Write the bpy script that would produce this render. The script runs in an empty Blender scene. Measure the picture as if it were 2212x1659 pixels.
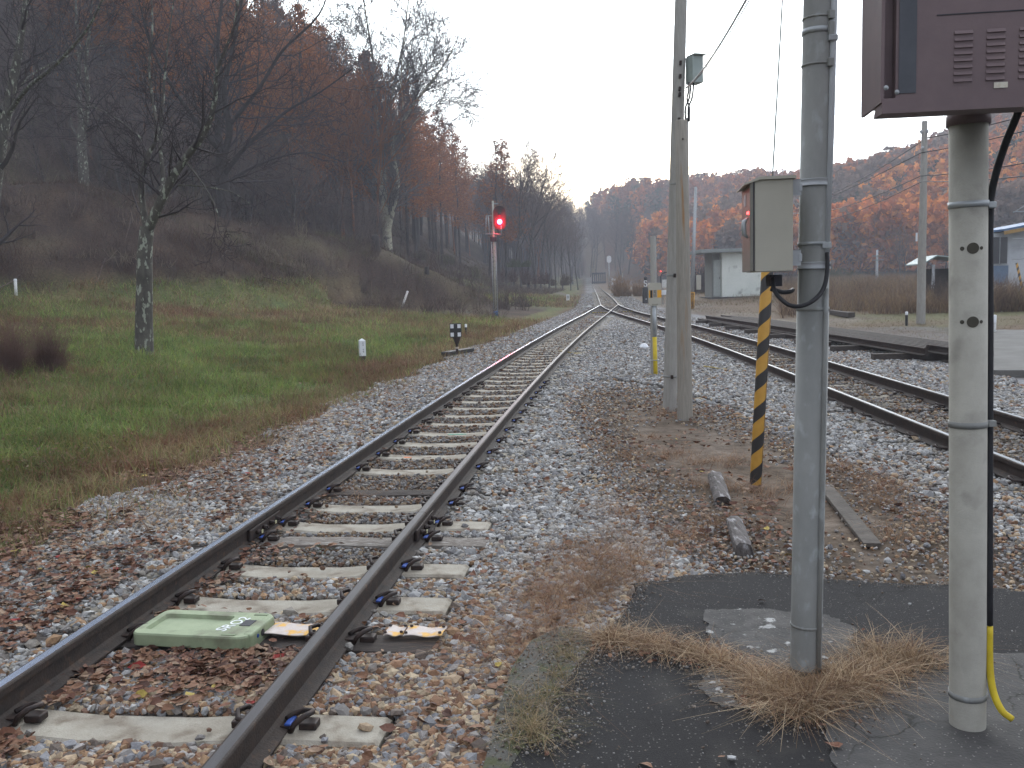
import bpy, bmesh, math, random
import numpy as np
from mathutils import Vector, Matrix, noise as mnoise
PI = math.pi
R = math.radians
rng = np.random.default_rng(7)
random.seed(7)
SC = bpy.context.scene
COL = SC.collection

# ------------------------------------------------------------------ camera
PITCH, ROLL, EYE = R(6.0913), R(-1.7181), 1.5232
FD = 2950.0 * 2212 / 3264            # focal length in units of the 2212-wide picture
cp, sp = math.cos(PITCH), math.sin(PITCH)
FW = np.array([0, cp, -sp]); UP0 = np.array([0, sp, cp]); RT0 = np.array([1., 0, 0])
RT = math.cos(ROLL) * RT0 + math.sin(ROLL) * UP0
UP = -math.sin(ROLL) * RT0 + math.cos(ROLL) * UP0
cam = bpy.data.cameras.new('camera'); camo = bpy.data.objects.new('camera', cam); COL.objects.link(camo)
cam.sensor_width = 36; cam.lens = 36 * 2950 / 3264
cam.clip_start = 0.05; cam.clip_end = 5000
camo.matrix_world = Matrix(((RT[0], UP[0], -FW[0], 0), (RT[1], UP[1], -FW[1], 0), (RT[2], UP[2], -FW[2], EYE), (0, 0, 0, 1)))
SC.camera = camo

def ray(x, y):
    return FW + (x - 1106) / FD * RT - (y - 829.5) / FD * UP
def P(x, y, z=None, D=None):
    """world point seen at (x, y) of the 2212x1659 picture, on height z or at forward distance D"""
    d = ray(x, y)
    t = (z - EYE) / d[2] if D is None else D / d[1]
    return np.array([0, 0, EYE]) + t * d
def XY(x, y, z=-0.2): return P(x, y, z)[:2]

# ------------------------------------------------------------------ world, sun, exposure
SUN_EL, SUN_AZ = R(14), R(12)          # ahead of the camera, a little to the right, behind cloud
W = bpy.data.worlds.new('World'); SC.world = W; W.use_nodes = True
nt = W.node_tree; nt.nodes.clear()
N = nt.nodes.new
out = N('ShaderNodeOutputWorld'); bg = N('ShaderNodeBackground'); sky = N('ShaderNodeTexSky')
sky.sky_type = 'NISHITA'; sky.sun_disc = False; sky.sun_elevation = SUN_EL; sky.sun_rotation = SUN_AZ
sky.air_density = 1.0; sky.dust_density = 1.6; sky.ozone_density = 1.3
tc = N('ShaderNodeTexCoord'); mp = N('ShaderNodeMapping'); mp.inputs['Scale'].default_value = (1, 1, 2.2)
nz = N('ShaderNodeTexNoise'); nz.inputs['Scale'].default_value = 2.1; nz.inputs['Detail'].default_value = 4
rp = N('ShaderNodeValToRGB'); rp.color_ramp.elements[0].position = 0.40; rp.color_ramp.elements[1].position = 0.50
rp.color_ramp.elements[0].color = (.45, .45, .45, 1)
mx = N('ShaderNodeMix'); mx.data_type = 'RGBA'
L = nt.links.new
# thin cloud: brightest round the hidden sun low ahead, dimmer and bluer overhead and behind
nrmv = N('ShaderNodeVectorMath'); nrmv.operation = 'NORMALIZE'; dot = N('ShaderNodeVectorMath'); dot.operation = 'DOT_PRODUCT'
dot.inputs[1].default_value = (math.sin(SUN_AZ) * math.cos(SUN_EL), math.cos(SUN_AZ) * math.cos(SUN_EL), math.sin(SUN_EL))
L(tc.outputs['Generated'], nrmv.inputs[0]); L(nrmv.outputs[0], dot.inputs[0])
cr = N('ShaderNodeValToRGB'); cr.color_ramp.interpolation = 'EASE'
cr.color_ramp.elements[0].position = .25; cr.color_ramp.elements[0].color = (.20, .21, .235, 1)
cr.color_ramp.elements[1].position = .87; cr.color_ramp.elements[1].color = (.90, .97, 1, 1)
e_ = cr.color_ramp.elements.new(.72); e_.color = (.43, .455, .50, 1)
L(dot.outputs['Value'], cr.inputs['Fac'])
cs = N('ShaderNodeVectorMath'); cs.operation = 'SCALE'; cs.inputs['Scale'].default_value = 24
L(cr.outputs['Color'], cs.inputs[0]); L(cs.outputs[0], mx.inputs['B'])
L(tc.outputs['Generated'], mp.inputs['Vector']); L(mp.outputs[0], nz.inputs['Vector']); L(nz.outputs['Fac'], rp.inputs['Fac'])
L(sky.outputs[0], mx.inputs['A']); L(rp.outputs['Color'], mx.inputs['Factor']); L(mx.outputs['Result'], bg.inputs['Color'])
L(bg.outputs[0], out.inputs['Surface']); bg.inputs['Strength'].default_value = 0.13
sun = bpy.data.lights.new('sun', 'SUN'); suno = bpy.data.objects.new('sun', sun); COL.objects.link(suno)
sun.energy = 0.5; sun.angle = R(25); sun.color = (1, .96, .91)
sd = Vector((math.sin(SUN_AZ) * math.cos(SUN_EL), math.cos(SUN_AZ) * math.cos(SUN_EL), math.sin(SUN_EL)))
suno.rotation_euler = sd.to_track_quat('Z', 'Y').to_euler(); suno.location = sd * 50 + Vector((0, 0, 20))
SC.view_settings.view_transform = 'Standard'; SC.view_settings.look = 'None'
SC.view_settings.exposure = 0.90; SC.view_settings.gamma = 1
SC.cycles.max_bounces = 6; SC.cycles.diffuse_bounces = 2; SC.cycles.glossy_bounces = 3; SC.cycles.transparent_max_bounces = 8
SC.cycles.volume_bounces = 0; SC.cycles.volume_step_rate = 4; SC.cycles.volume_max_steps = 16
SC.cycles.use_denoising = True

# ------------------------------------------------------------------ tagging and mesh helpers
def tag(o, label=None, cat=None, group=None, kind=None):
    if label: o['label'] = label
    if cat: o['category'] = cat
    if group: o['group'] = group
    if kind: o['kind'] = kind
    return o
def empty(name, loc=(0, 0, 0), rz=0.0):
    o = bpy.data.objects.new(name, None); COL.objects.link(o)
    o.location = loc; o.rotation_euler = (0, 0, rz); o.empty_display_size = .2
    return o
def link(name, me, parent=None):
    o = bpy.data.objects.new(name, me); COL.objects.link(o)
    if parent is not None: o.parent = parent
    return o
def copy_tree(o, parent=None):
    c = o.copy(); COL.objects.link(c)
    if parent is not None: c.parent = parent
    for ch in [k for k in COL.objects if k.parent == o]: copy_tree(ch, c)
    return c
def mesh_np(name, V, Fs, m=None, smooth=False, col=None):
    """V (n,3); Fs list of (k, verts) index arrays; col (n,3) or None"""
    me = bpy.data.meshes.new(name)
    V = np.asarray(V, np.float32)
    me.vertices.add(len(V)); me.vertices.foreach_set('co', V.ravel())
    Fs = [np.asarray(f, np.int32) for f in Fs if len(f)]
    nl = sum(f.size for f in Fs); npoly = sum(len(f) for f in Fs)
    me.loops.add(nl); me.polygons.add(npoly)
    me.loops.foreach_set('vertex_index', np.concatenate([f.ravel() for f in Fs]))
    tot = np.concatenate([np.full(len(f), f.shape[1], np.int32) for f in Fs])
    st = np.concatenate([[0], np.cumsum(tot)[:-1]]).astype(np.int32)
    me.polygons.foreach_set('loop_start', st)
    me.polygons.foreach_set('use_smooth', np.full(npoly, smooth, bool))
    me.update(calc_edges=True)
    if col is not None:
        a = me.color_attributes.new('Col', 'FLOAT_COLOR', 'POINT')
        c4 = np.ones((len(V), 4), np.float32); c4[:, :3] = col
        a.data.foreach_set('color', c4.ravel())
    if m: me.materials.append(m)
    return me

class MB:
    def __init__(s): s.v, s.f, s.sm = [], [], []
    def add(s, V, F, smooth=False):
        b = len(s.v); s.v += [tuple(float(a) for a in p) for p in V]
        s.f += [tuple(int(i) + b for i in f) for f in F]; s.sm += [smooth] * len(F); return s
    def box(s, c, d, rot=None, bev=0.0, M=None):
        bm = bmesh.new(); bmesh.ops.create_cube(bm, size=1)
        bmesh.ops.scale(bm, vec=d, verts=bm.verts)
        if bev: bmesh.ops.bevel(bm, geom=bm.edges[:] , offset=bev, segments=2, affect='EDGES', profile=.5)
        T = Matrix.Translation(c) @ (rot.to_4x4() if rot else Matrix())
        if M: T = M @ T
        bm.verts.index_update()
        s.add([T @ v.co for v in bm.verts], [[v.index for v in f.verts] for f in bm.faces]); bm.free(); return s
    def tube(s, pts, r, n=12, caps=True, smooth=True, M=None):
        pts = [Vector(p) for p in pts]; r = r if isinstance(r, (list, tuple)) else [r] * len(pts)
        V, F = [], []
        t0 = (pts[1] - pts[0]).normalized(); a = Vector((0, 0, 1)) if abs(t0.z) < .9 else Vector((0, 1, 0))
        u = t0.cross(a).normalized()
        for i, p in enumerate(pts):
            t = (pts[min(i + 1, len(pts) - 1)] - pts[max(i - 1, 0)]).normalized()
            u = (u - t * u.dot(t)).normalized(); w = t.cross(u)
            for k in range(n):
                an = 2 * PI * k / n; V.append(p + (u * math.cos(an) + w * math.sin(an)) * r[i])
        for i in range(len(pts) - 1):
            for k in range(n):
                F.append((i * n + k, i * n + (k + 1) % n, (i + 1) * n + (k + 1) % n, (i + 1) * n + k))
        if M: V = [M @ v for v in V]
        s.add(V, F, smooth)
        if caps:
            b = len(s.v) - len(V)
            s.f.append(tuple(b + k for k in range(n))[::-1]); s.sm.append(False)
            s.f.append(tuple(b + (len(pts) - 1) * n + k for k in range(n))); s.sm.append(False)
        return s
    def cyl(s, p0, p1, r0, r1=None, n=20): return s.tube([p0, p1], [r0, r0 if r1 is None else r1], n)
    def prism(s, poly, h, M=None):
        """poly 2-D outline in local XY extruded from 0 to h in Z"""
        n = len(poly); V = [Vector((x, y, 0)) for x, y in poly] + [Vector((x, y, h)) for x, y in poly]
        if M: V = [M @ v for v in V]
        F = [tuple(range(n))[::-1], tuple(range(n, 2 * n))] + [(i, (i + 1) % n, n + (i + 1) % n, n + i) for i in range(n)]
        return s.add(V, F)
    def lathe(s, prof, n=24, M=None, smooth=True):
        V, F = [], []
        for r, z in prof:
            for k in range(n):
                a = 2 * PI * k / n; V.append(Vector((r * math.cos(a), r * math.sin(a), z)))
        for i in range(len(prof) - 1):
            for k in range(n): F.append((i * n + k, i * n + (k + 1) % n, (i + 1) * n + (k + 1) % n, (i + 1) * n + k))
        if M: V = [M @ v for v in V]
        return s.add(V, F, smooth)
    def mesh(s, name, m):
        me = bpy.data.meshes.new(name); me.from_pydata(s.v, [], s.f)
        me.polygons.foreach_set('use_smooth', s.sm)
        bm = bmesh.new(); bm.from_mesh(me); bmesh.ops.recalc_face_normals(bm, faces=bm.faces); bm.to_mesh(me); bm.free()
        me.update()
        if m: me.materials.append(m)
        return me
    def build(s, name, m, parent=None, loc=None, rz=None):
        o = link(name, s.mesh(name, m), parent)
        if loc is not None: o.location = loc
        if rz is not None: o.rotation_euler = (0, 0, rz)
        return o

def tubes_np(paths, n):
    """many polylines [(pts(m,3), r(m))] -> V, F quads"""
    byM = {}
    for p, r in paths: byM.setdefault(len(p), []).append((p, r))
    Vs, Fs, base = [], [], 0
    for m, lst in byM.items():
        p = np.array([a for a, _ in lst], float); r = np.array([b for _, b in lst], float)
        t = np.gradient(p, axis=1); t /= np.linalg.norm(t, axis=2, keepdims=True) + 1e-9
        a = np.where(np.abs(t[:, :1, 2:3]) < .9, np.array([0, 0, 1.]), np.array([0, 1., 0]))
        u = np.cross(t, np.broadcast_to(a, t.shape)); u /= np.linalg.norm(u, axis=2, keepdims=True) + 1e-9
        w = np.cross(t, u)
        an = 2 * PI * np.arange(n) / n
        V = p[:, :, None, :] + r[:, :, None, None] * (u[:, :, None, :] * np.cos(an)[None, None, :, None] + w[:, :, None, :] * np.sin(an)[None, None, :, None])
        K = len(lst)
        i = np.arange(K)[:, None, None] * m * n + np.arange(m - 1)[None, :, None] * n
        k = np.arange(n)[None, None, :]; k2 = (k + 1) % n
        F = np.stack([i + k, i + k2, i + n + k2, i + n + k], -1).reshape(-1, 4) + base
        Vs.append(V.reshape(-1, 3)); Fs.append(F); base += K * m * n
    return np.concatenate(Vs), np.concatenate(Fs)

def text_mesh(txt, size, m, thick=0.001, name='lettering', parent=None, M=None, align='CENTER'):
    cu = bpy.data.curves.new('t', 'FONT'); cu.body = txt; cu.size = size; cu.extrude = thick
    cu.align_x = align; cu.align_y = 'CENTER'; cu.space_line = .95
    ob = bpy.data.objects.new('t', cu); COL.objects.link(ob)
    dg = bpy.context.evaluated_depsgraph_get(); dg.update()
    me = bpy.data.meshes.new_from_object(ob.evaluated_get(dg)); bpy.data.objects.remove(ob); bpy.data.curves.remove(cu)
    me.materials.clear(); me.materials.append(m)
    if M: me.transform(M)
    return link(name, me, parent)

# ------------------------------------------------------------------ materials
def _new(name):
    m = bpy.data.materials.new(name); m.use_nodes = True; t = m.node_tree
    return m, t, t.nodes['Principled BSDF']
def mat(name, c1, c2=None, rough=.7, metal=0, scale=8.0, bump=.0, bscale=60., c3=None, spec=.3, stretch=(1, 1, 1), detail=6, lo=.35, hi=.65, c3lo=.6, c3hi=.68, c3scale=20.):
    m, t, b = _new(name); L = t.links.new; N = t.nodes.new
    b.inputs['Roughness'].default_value = rough; b.inputs['Metallic'].default_value = metal; b.inputs['Specular IOR Level'].default_value = spec
    tc = N('ShaderNodeTexCoord'); mp = N('ShaderNodeMapping'); mp.inputs['Scale'].default_value = stretch
    L(tc.outputs['Object'], mp.inputs['Vector'])
    c2 = c2 or tuple(x * .8 for x in c1)
    nz = N('ShaderNodeTexNoise'); nz.inputs['Scale'].default_value = scale; nz.inputs['Detail'].default_value = detail; nz.inputs['Roughness'].default_value = .65
    L(mp.outputs[0], nz.inputs['Vector'])
    mr = N('ShaderNodeMapRange'); mr.inputs['From Min'].default_value = lo; mr.inputs['From Max'].default_value = hi
    L(nz.outputs['Fac'], mr.inputs['Value'])
    mx = N('ShaderNodeMix'); mx.data_type = 'RGBA'; mx.inputs['A'].default_value = (*c1, 1); mx.inputs['B'].default_value = (*c2, 1)
    L(mr.outputs[0], mx.inputs['Factor']); last = mx.outputs['Result']
    if c3:
        n3 = N('ShaderNodeTexNoise'); n3.inputs['Scale'].default_value = c3scale; n3.inputs['Detail'].default_value = 5
        L(mp.outputs[0], n3.inputs['Vector'])
        m3 = N('ShaderNodeMapRange'); m3.inputs['From Min'].default_value = c3lo; m3.inputs['From Max'].default_value = c3hi
        L(n3.outputs['Fac'], m3.inputs['Value'])
        x3 = N('ShaderNodeMix'); x3.data_type = 'RGBA'; x3.inputs['B'].default_value = (*c3, 1)
        L(last, x3.inputs['A']); L(m3.outputs[0], x3.inputs['Factor']); last = x3.outputs['Result']
    L(last, b.inputs['Base Color'])
    if bump:
        nb = N('ShaderNodeTexNoise'); nb.inputs['Scale'].default_value = bscale; nb.inputs['Detail'].default_value = 4
        L(mp.outputs[0], nb.inputs['Vector'])
        bp = N('ShaderNodeBump'); bp.inputs['Strength'].default_value = bump; bp.inputs['Distance'].default_value = .01
        L(nb.outputs['Fac'], bp.inputs['Height']); L(bp.outputs[0], b.inputs['Normal'])
    return m
def vcol_mat(name, rough=.8, spec=.2, nscale=60., namt=.25, bump=.3, trans=0):
    m, t, b = _new(name); L = t.links.new; N = t.nodes.new
    b.inputs['Roughness'].default_value = rough; b.inputs['Specular IOR Level'].default_value = spec
    a = N('ShaderNodeVertexColor'); a.layer_name = 'Col'
    g = N('ShaderNodeNewGeometry'); nz = N('ShaderNodeTexNoise'); nz.inputs['Scale'].default_value = nscale; nz.inputs['Detail'].default_value = 3
    L(g.outputs['Position'], nz.inputs['Vector'])
    mr = N('ShaderNodeMapRange'); mr.inputs['To Min'].default_value = 1 - namt; mr.inputs['To Max'].default_value = 1 + namt
    mr.inputs['From Min'].default_value = .3; mr.inputs['From Max'].default_value = .7
    L(nz.outputs['Fac'], mr.inputs['Value'])
    vm = N('ShaderNodeVectorMath'); vm.operation = 'SCALE'
    L(a.outputs['Color'], vm.inputs[0]); L(mr.outputs[0], vm.inputs['Scale']); L(vm.outputs[0], b.inputs['Base Color'])
    if trans:
        tr = N('ShaderNodeBsdfTranslucent'); ms = N('ShaderNodeMixShader'); ms.inputs[0].default_value = trans
        L(vm.outputs[0], tr.inputs['Color']); L(b.outputs[0], ms.inputs[1]); L(tr.outputs[0], ms.inputs[2]); L(ms.outputs[0], t.nodes['Material Output'].inputs['Surface'])
    return m
def emit(name, c, s):
    m, t, b = _new(name); b.inputs['Base Color'].default_value = (*c, 1)
    b.inputs['Emission Color'].default_value = (*c, 1); b.inputs['Emission Strength'].default_value = s; return m

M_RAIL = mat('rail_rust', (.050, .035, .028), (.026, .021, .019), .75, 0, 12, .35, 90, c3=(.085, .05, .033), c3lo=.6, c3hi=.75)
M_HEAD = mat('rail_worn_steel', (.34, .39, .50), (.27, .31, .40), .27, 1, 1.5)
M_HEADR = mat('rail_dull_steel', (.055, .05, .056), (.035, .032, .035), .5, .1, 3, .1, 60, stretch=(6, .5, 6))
M_SLEEP = mat('sleeper_concrete', (.36, .335, .28), (.25, .22, .175), .9, 0, 5, .35, 120, c3=(.14, .105, .075), c3lo=.54, c3hi=.72, c3scale=7)
M_TIMBER = mat('weathered_timber', (.26, .23, .20), (.10, .08, .065), .9, 0, 10, .8, 30, stretch=(1, 14, 14), c3=(.42, .40, .37), c3lo=.56, c3hi=.62, c3scale=10)
M_TIMBERD = mat('dark_timber', (.09, .075, .065), (.05, .042, .038), .9, 0, 10, .7, 30, stretch=(1, 14, 14))
M_CLIP = mat('clip_iron', (.03, .026, .026), (.055, .035, .028), .6, .3, 40)
M_BLUE = mat('blue_insulator', (.03, .09, .40), (.02, .06, .25), .5, 0, 30)
M_WHITE = mat('white_paint', (.72, .73, .72), (.60, .60, .57), .55, 0, 10, .1, 80, c3=(.35, .3, .24), c3lo=.64, c3hi=.72)
M_CLEANW = mat('clean_white', (.78, .80, .82), (.72, .74, .76), .5, 0, 10)
M_BLACK = mat('black_paint', (.022, .022, .024), (.04, .038, .036), .6, 0, 14)
M_GREEN = mat('green_resin', (.30, .35, .22), (.235, .285, .175), .6, 0, 9, .08, 90, c3=(.14, .135, .09), c3lo=.54, c3hi=.74, c3scale=7)
M_GREEND = mat('green_resin_shade', (.15, .18, .11), (.20, .25, .15), .7, 0, 14)
M_PLATE = mat('worn_cover_plate', (.55, .49, .46), (.45, .38, .33), .7, 0, 9, .3, 40, c3=(.65, .38, .10), c3lo=.52, c3hi=.60, c3scale=14)
M_GALV = mat('galvanised_steel', (.265, .268, .255), (.21, .215, .205), .6, .05, 5, .08, 60, stretch=(1, 1, .5), c3=(.31, .325, .32), c3lo=.56, c3hi=.72, c3scale=26)
M_GALVL = mat('light_galvanised', (.42, .44, .45), (.33, .35, .36), .45, .4, 14)
M_CONCP = mat('pole_concrete', (.44, .425, .37), (.35, .335, .29), .85, 0, 7, .2, 160, c3=(.25, .24, .21), c3lo=.58, c3hi=.74, c3scale=6)
M_WOODP = mat('pole_weathered_grey', (.34, .315, .27), (.26, .24, .205), .9, 0, 6, .5, 30, stretch=(9, 9, .5), c3=(.30, .18, .09), c3lo=.58, c3hi=.72, c3scale=2)
M_CONCD = mat('pole_dark_concrete', (.37, .36, .33), (.30, .29, .265), .9, 0, 6, .2, 60, stretch=(4, 4, .6))
M_BEIGE = mat('beige_enamel', (.46, .44, .37), (.41, .39, .33), .5, 0, 4, .03, 150)
M_BEIGED = mat('beige_enamel_shaded', (.22, .21, .18), (.19, .18, .155), .45, 0, 4)  # body beige darkened for the oblique front face, shade put into the colour
M_RUBBER = mat('black_rubber', (.018, .018, .021), (.03, .03, .034), .55, 0, 20)
M_YEL = mat('guard_yellow', (.62, .33, .045), (.50, .26, .035), .6, 0, 12, .05, 50, c3=(.22, .14, .05), c3lo=.66, c3hi=.76)
M_YELB = mat('bright_yellow', (.66, .50, .03), (.52, .38, .03), .55, 0, 10)
M_BROWN = mat('brown_painted_steel', (.19, .14, .142), (.155, .115, .12), .55, .1, 5, .05, 120)
M_BROWND = mat('brown_seam', (.04, .04, .05), None, .6, 0, 6)
M_PIPE = mat('grey_conduit', (.46, .48, .50), (.40, .42, .44), .5, 0, 9)
M_RED = emit('signal_red', (1, .012, .03), 70)
M_REDC = emit('signal_red_core', (1, .25, .25), 60)
M_LED = emit('red_led', (1, .03, .03), 9)
M_DARKGLASS = mat('dark_glass', (.02, .022, .028), (.03, .03, .035), .15, 0, 3, spec=.6)
M_BARK = mat('grey_lichen_bark', (.115, .105, .09), (.065, .06, .052), .95, 0, 9, .6, 25, stretch=(1, 1, .5), c3=(.30, .32, .26), c3lo=.57, c3hi=.62, c3scale=11)
M_BARKD = mat('dark_bark', (.055, .048, .045), (.035, .03, .03), .95, 0, 9, .5, 25)
M_BARKP = mat('pale_bark', (.46, .44, .33), (.30, .29, .22), .95, 0, 3, .4, 20, c3=(.09, .085, .08), c3lo=.55, c3hi=.65, c3scale=2)
M_TWIG = mat('twig_bark', (.065, .052, .052), (.045, .038, .042), .95, 0, 2)
M_TWIGL = mat('pale_twig', (.15, .135, .135), (.11, .10, .10), .95, 0, 2)
M_CONC = mat('old_concrete_paving', (.085, .081, .077), (.05, .048, .047), .92, 0, 4, .5, 90, c3=(.055, .055, .055), c3lo=.54, c3hi=.66, c3scale=6)
M_KERB = mat('mossy_kerb_concrete', (.12, .115, .105), (.07, .068, .058), .95, 0, 6, .6, 60, c3=(.065, .07, .035), c3lo=.52, c3hi=.62, c3scale=9)
M_STONE = vcol_mat('crushed_stone', .85, .25, 120, .18)
M_LEAF = vcol_mat('dead_leaf', .75, .25, 90, .2)
M_BLADE = vcol_mat('grass_blade', .75, .2, 3, .2, .3, .35)
M_FOL = vcol_mat('larch_needles', .85, .1, .6, .3, .3, .45)

# ------------------------------------------------------------------ track geometry
def D2(px, D): return P(px[0] / 3264 * 2212, px[1] / 3264 * 2212, D=D)
def Z0(px): return P(px[0] / 3264 * 2212, px[1] / 3264 * 2212, z=0)
def extrap(a, b, Y): t = (Y - a[1]) / (b[1] - a[1]); return a + t * (b - a)
# two rails joined at a turnout about 55 m ahead; then a single track climbs gently away
fl = [(0, 2183.6), (600, 1781.8), (1000, 1521), (1434, 1250), (1635.6, 1123.6), (1760.4, 1057)]
toeL, toeR, frog = D2((1914, 970), 60), D2((1972, 971), 60), D2((1957.5, 990.5), 50)
AL = [Z0(p) for p in fl]
AL = [extrap(AL[0], AL[1], -6)] + AL + [D2((1852.6, 1012.4), 42.5), D2((1893, 989), 51), toeL]
fr = [(673, 2448), (998, 2048), (1330, 1648), (1470, 1472), (1672.8, 1251.6), (1771, 1148)]
AR = [Z0(p) for p in fr]
AR = [extrap(AR[0], AR[2], -6)] + AR + [D2((1852.6, 1063.9), 29.5), frog, toeR]
BR = [Z0(p) for p in [(3264, 1332.3), (3025.7, 1261.5), (2664, 1159), (2398, 1081.6), (2200, 1032.7)]]
BR = [np.array([4.55, -6, 0])] + BR + [D2((2072, 1005.6), 40.5), D2((2013, 988), 50), toeR]
BL = [Z0(p) for p in [(3264, 1483), (3028.7, 1385), (2664, 1242), (2406.5, 1144), (2203, 1070.7)]]
BL = [np.array([3.42, -6, 0])] + BL + [D2((2072, 1027), 34.5), frog, toeL]
CL = [toeL, D2((1905.8, 945), 82), D2((1893.6, 920.5), 145), D2((1886.8, 907), 215), D2((1883, 904), 260)]
CR = [toeR, D2((1946.5, 945), 82), D2((1916.6, 920.5), 145), D2((1902.4, 906.3), 215), D2((1897, 903.5), 260)]
def spline(pts, k=10):
    pts = np.array(pts); q = [2 * pts[0] - pts[1]] + list(pts) + [2 * pts[-1] - pts[-2]]; o = []
    for i in range(1, len(q) - 2):
        p0, p1, p2, p3 = q[i - 1], q[i], q[i + 1], q[i + 2]
        t = np.linspace(0, 1, k, endpoint=False)[:, None]
        d1 = np.linalg.norm(p2 - p1); m1 = (p2 - p0) / np.linalg.norm(p2 - p0) * d1; m2 = (p3 - p1) / np.linalg.norm(p3 - p1) * d1
        o.append((2 * t**3 - 3 * t**2 + 1) * p1 + (t**3 - 2 * t**2 + t) * m1 + (-2 * t**3 + 3 * t**2) * p2 + (t**3 - t**2) * m2)
    return np.concatenate(o + [np.array([pts[-1]])])
def smooth(poly, lo, hi, n=90, deg=4):
    """one smooth low-order curve x(y) through measured points (flat part)"""
    p = np.array(poly); return p
def at_y(poly, y): return np.array([np.interp(y, poly[:, 1], poly[:, 0]), y, np.interp(y, poly[:, 1], poly[:, 2])])
def fitcurve(pts, deg, y0, y1, n):
    p = np.array(pts); w = 1 / np.maximum(np.abs(p[:, 1]), 3); w[0] = .12; w[-3:] *= 1.5
    c = np.polyfit(p[:, 1] / 60, p[:, 0], deg, w=w); ys = np.linspace(y0, y1, n)
    z = np.interp(ys, p[:, 1], p[:, 2])
    return np.stack([np.polyval(c, ys / 60), ys, z], 1)
# near track: the two rails from a shared centre line so the gauge stays true
G2 = 1.132 / 2
def centre(aL, aR, deg, ymax):
    ys = np.linspace(-6, ymax, 140)
    l = fitcurve(aL, deg, -6, ymax, 140); r = fitcurve(aR, deg, -6, ymax, 140)
    return (l + r) / 2
def offset(c, d):
    t = np.gradient(c, axis=0); t[:, 2] = 0; t /= np.linalg.norm(t, axis=1, keepdims=True)
    n = np.stack([t[:, 1], -t[:, 0], 0 * t[:, 0]], 1); return c + n * d
cA = centre(AL, AR, 3, 60); cB = centre(BL, BR, 4, 60)
cC = spline([(CL[i] + CR[i]) / 2 for i in range(5)], 12)
toeC = cC[0]
for c in (cA, cB):
    f = np.clip((c[:, 1] - 38) / 22, 0, 1)[:, None] ** 1.5
    c += (toeC - c[-1]) * f
cA[:, 2] = np.where(cA[:, 1] > 45, (cA[:, 1] - 45) / 15 * toeC[2], 0); cB[:, 2] = np.where(cB[:, 1] > 45, (cB[:, 1] - 45) / 15 * toeC[2], 0)
RAILS = {'AL': offset(cA, -G2), 'AR': offset(cA, G2), 'BL': offset(cB, -G2), 'BR': offset(cB, G2), 'CL': offset(cC, -G2), 'CR': offset(cC, G2)}
def trackz(y): return np.interp(y, cC[:, 1], cC[:, 2]) if y > 60 else (max(0, (y - 45) / 15) * toeC[2])
cAC = np.concatenate([cA, cC[1:]])       # left-hand reference line over the whole length

# ------------------------------------------------------------------ terrain
def seg_dist(px, py, poly):
    """distance to an open 3-D polyline in plan + interpolated z, vectorised"""
    best = np.full(px.shape, 1e9); zb = np.zeros(px.shape)
    for a, b in zip(poly[:-1], poly[1:]):
        vx, vy = b[0] - a[0], b[1] - a[1]; t = np.clip(((px - a[0]) * vx + (py - a[1]) * vy) / (vx * vx + vy * vy), 0, 1)
        d = np.hypot(px - a[0] - t * vx, py - a[1] - t * vy); m = d < best
        best = np.where(m, d, best); zb = np.where(m, a[2] + t * (b[2] - a[2]), zb)
    return best, zb
def fbm(x, y, s, seed=0, o=4):
    """cheap value noise, vectorised, 0..1"""
    v = 0; a = .5; tot = 0
    for k in range(o):
        X = x / s * 2**k + seed * 17.3; Y = y / s * 2**k + seed * 9.1
        xi, yi = np.floor(X), np.floor(Y); fx, fy = X - xi, Y - yi
        fx = fx * fx * (3 - 2 * fx); fy = fy * fy * (3 - 2 * fy)
        def h(i, j):
            q = np.sin(i * 127.1 + j * 311.7 + k * 74.7) * 43758.5453; return q - np.floor(q)
        v = v + a * ((h(xi, yi) * (1 - fx) + h(xi + 1, yi) * fx) * (1 - fy) + (h(xi, yi + 1) * (1 - fx) + h(xi + 1, yi + 1) * fx) * fy)
        tot += a; a *= .5
    return v / tot
CREST = [P(-420, 380, D=40), P(0, 402, D=46), P(180, 408, D=48), P(330, 425, D=51), P(480, 470, D=55), P(700, 503, D=57), P(835, 540, D=57), P(950, 596, D=56), P(1062, 664, D=55)]
TOEY = np.array([-60, 0, 30, 45, 60, 75, 100, 150, 200, 260, 330, 420, 600]); TOEX = np.array([-60, -52, -38, -27, -13, -4.5, 1.5, 6.5, 11, 15, 22, 45, 90.])
FX = np.array([1150, 1240, 1275, 1300, 1380, 1450, 1500, 1560, 1640, 1720, 1800, 1960, 2050, 2212, 2600, 3100, 4000.])
FE = np.array([.06, .070, .074, .078, .087, .080, .082, .082, .084, .076, .081, .101, .119, .160, .172, .15, .1])
FAZ = (FX - 1106) / FD
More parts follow.
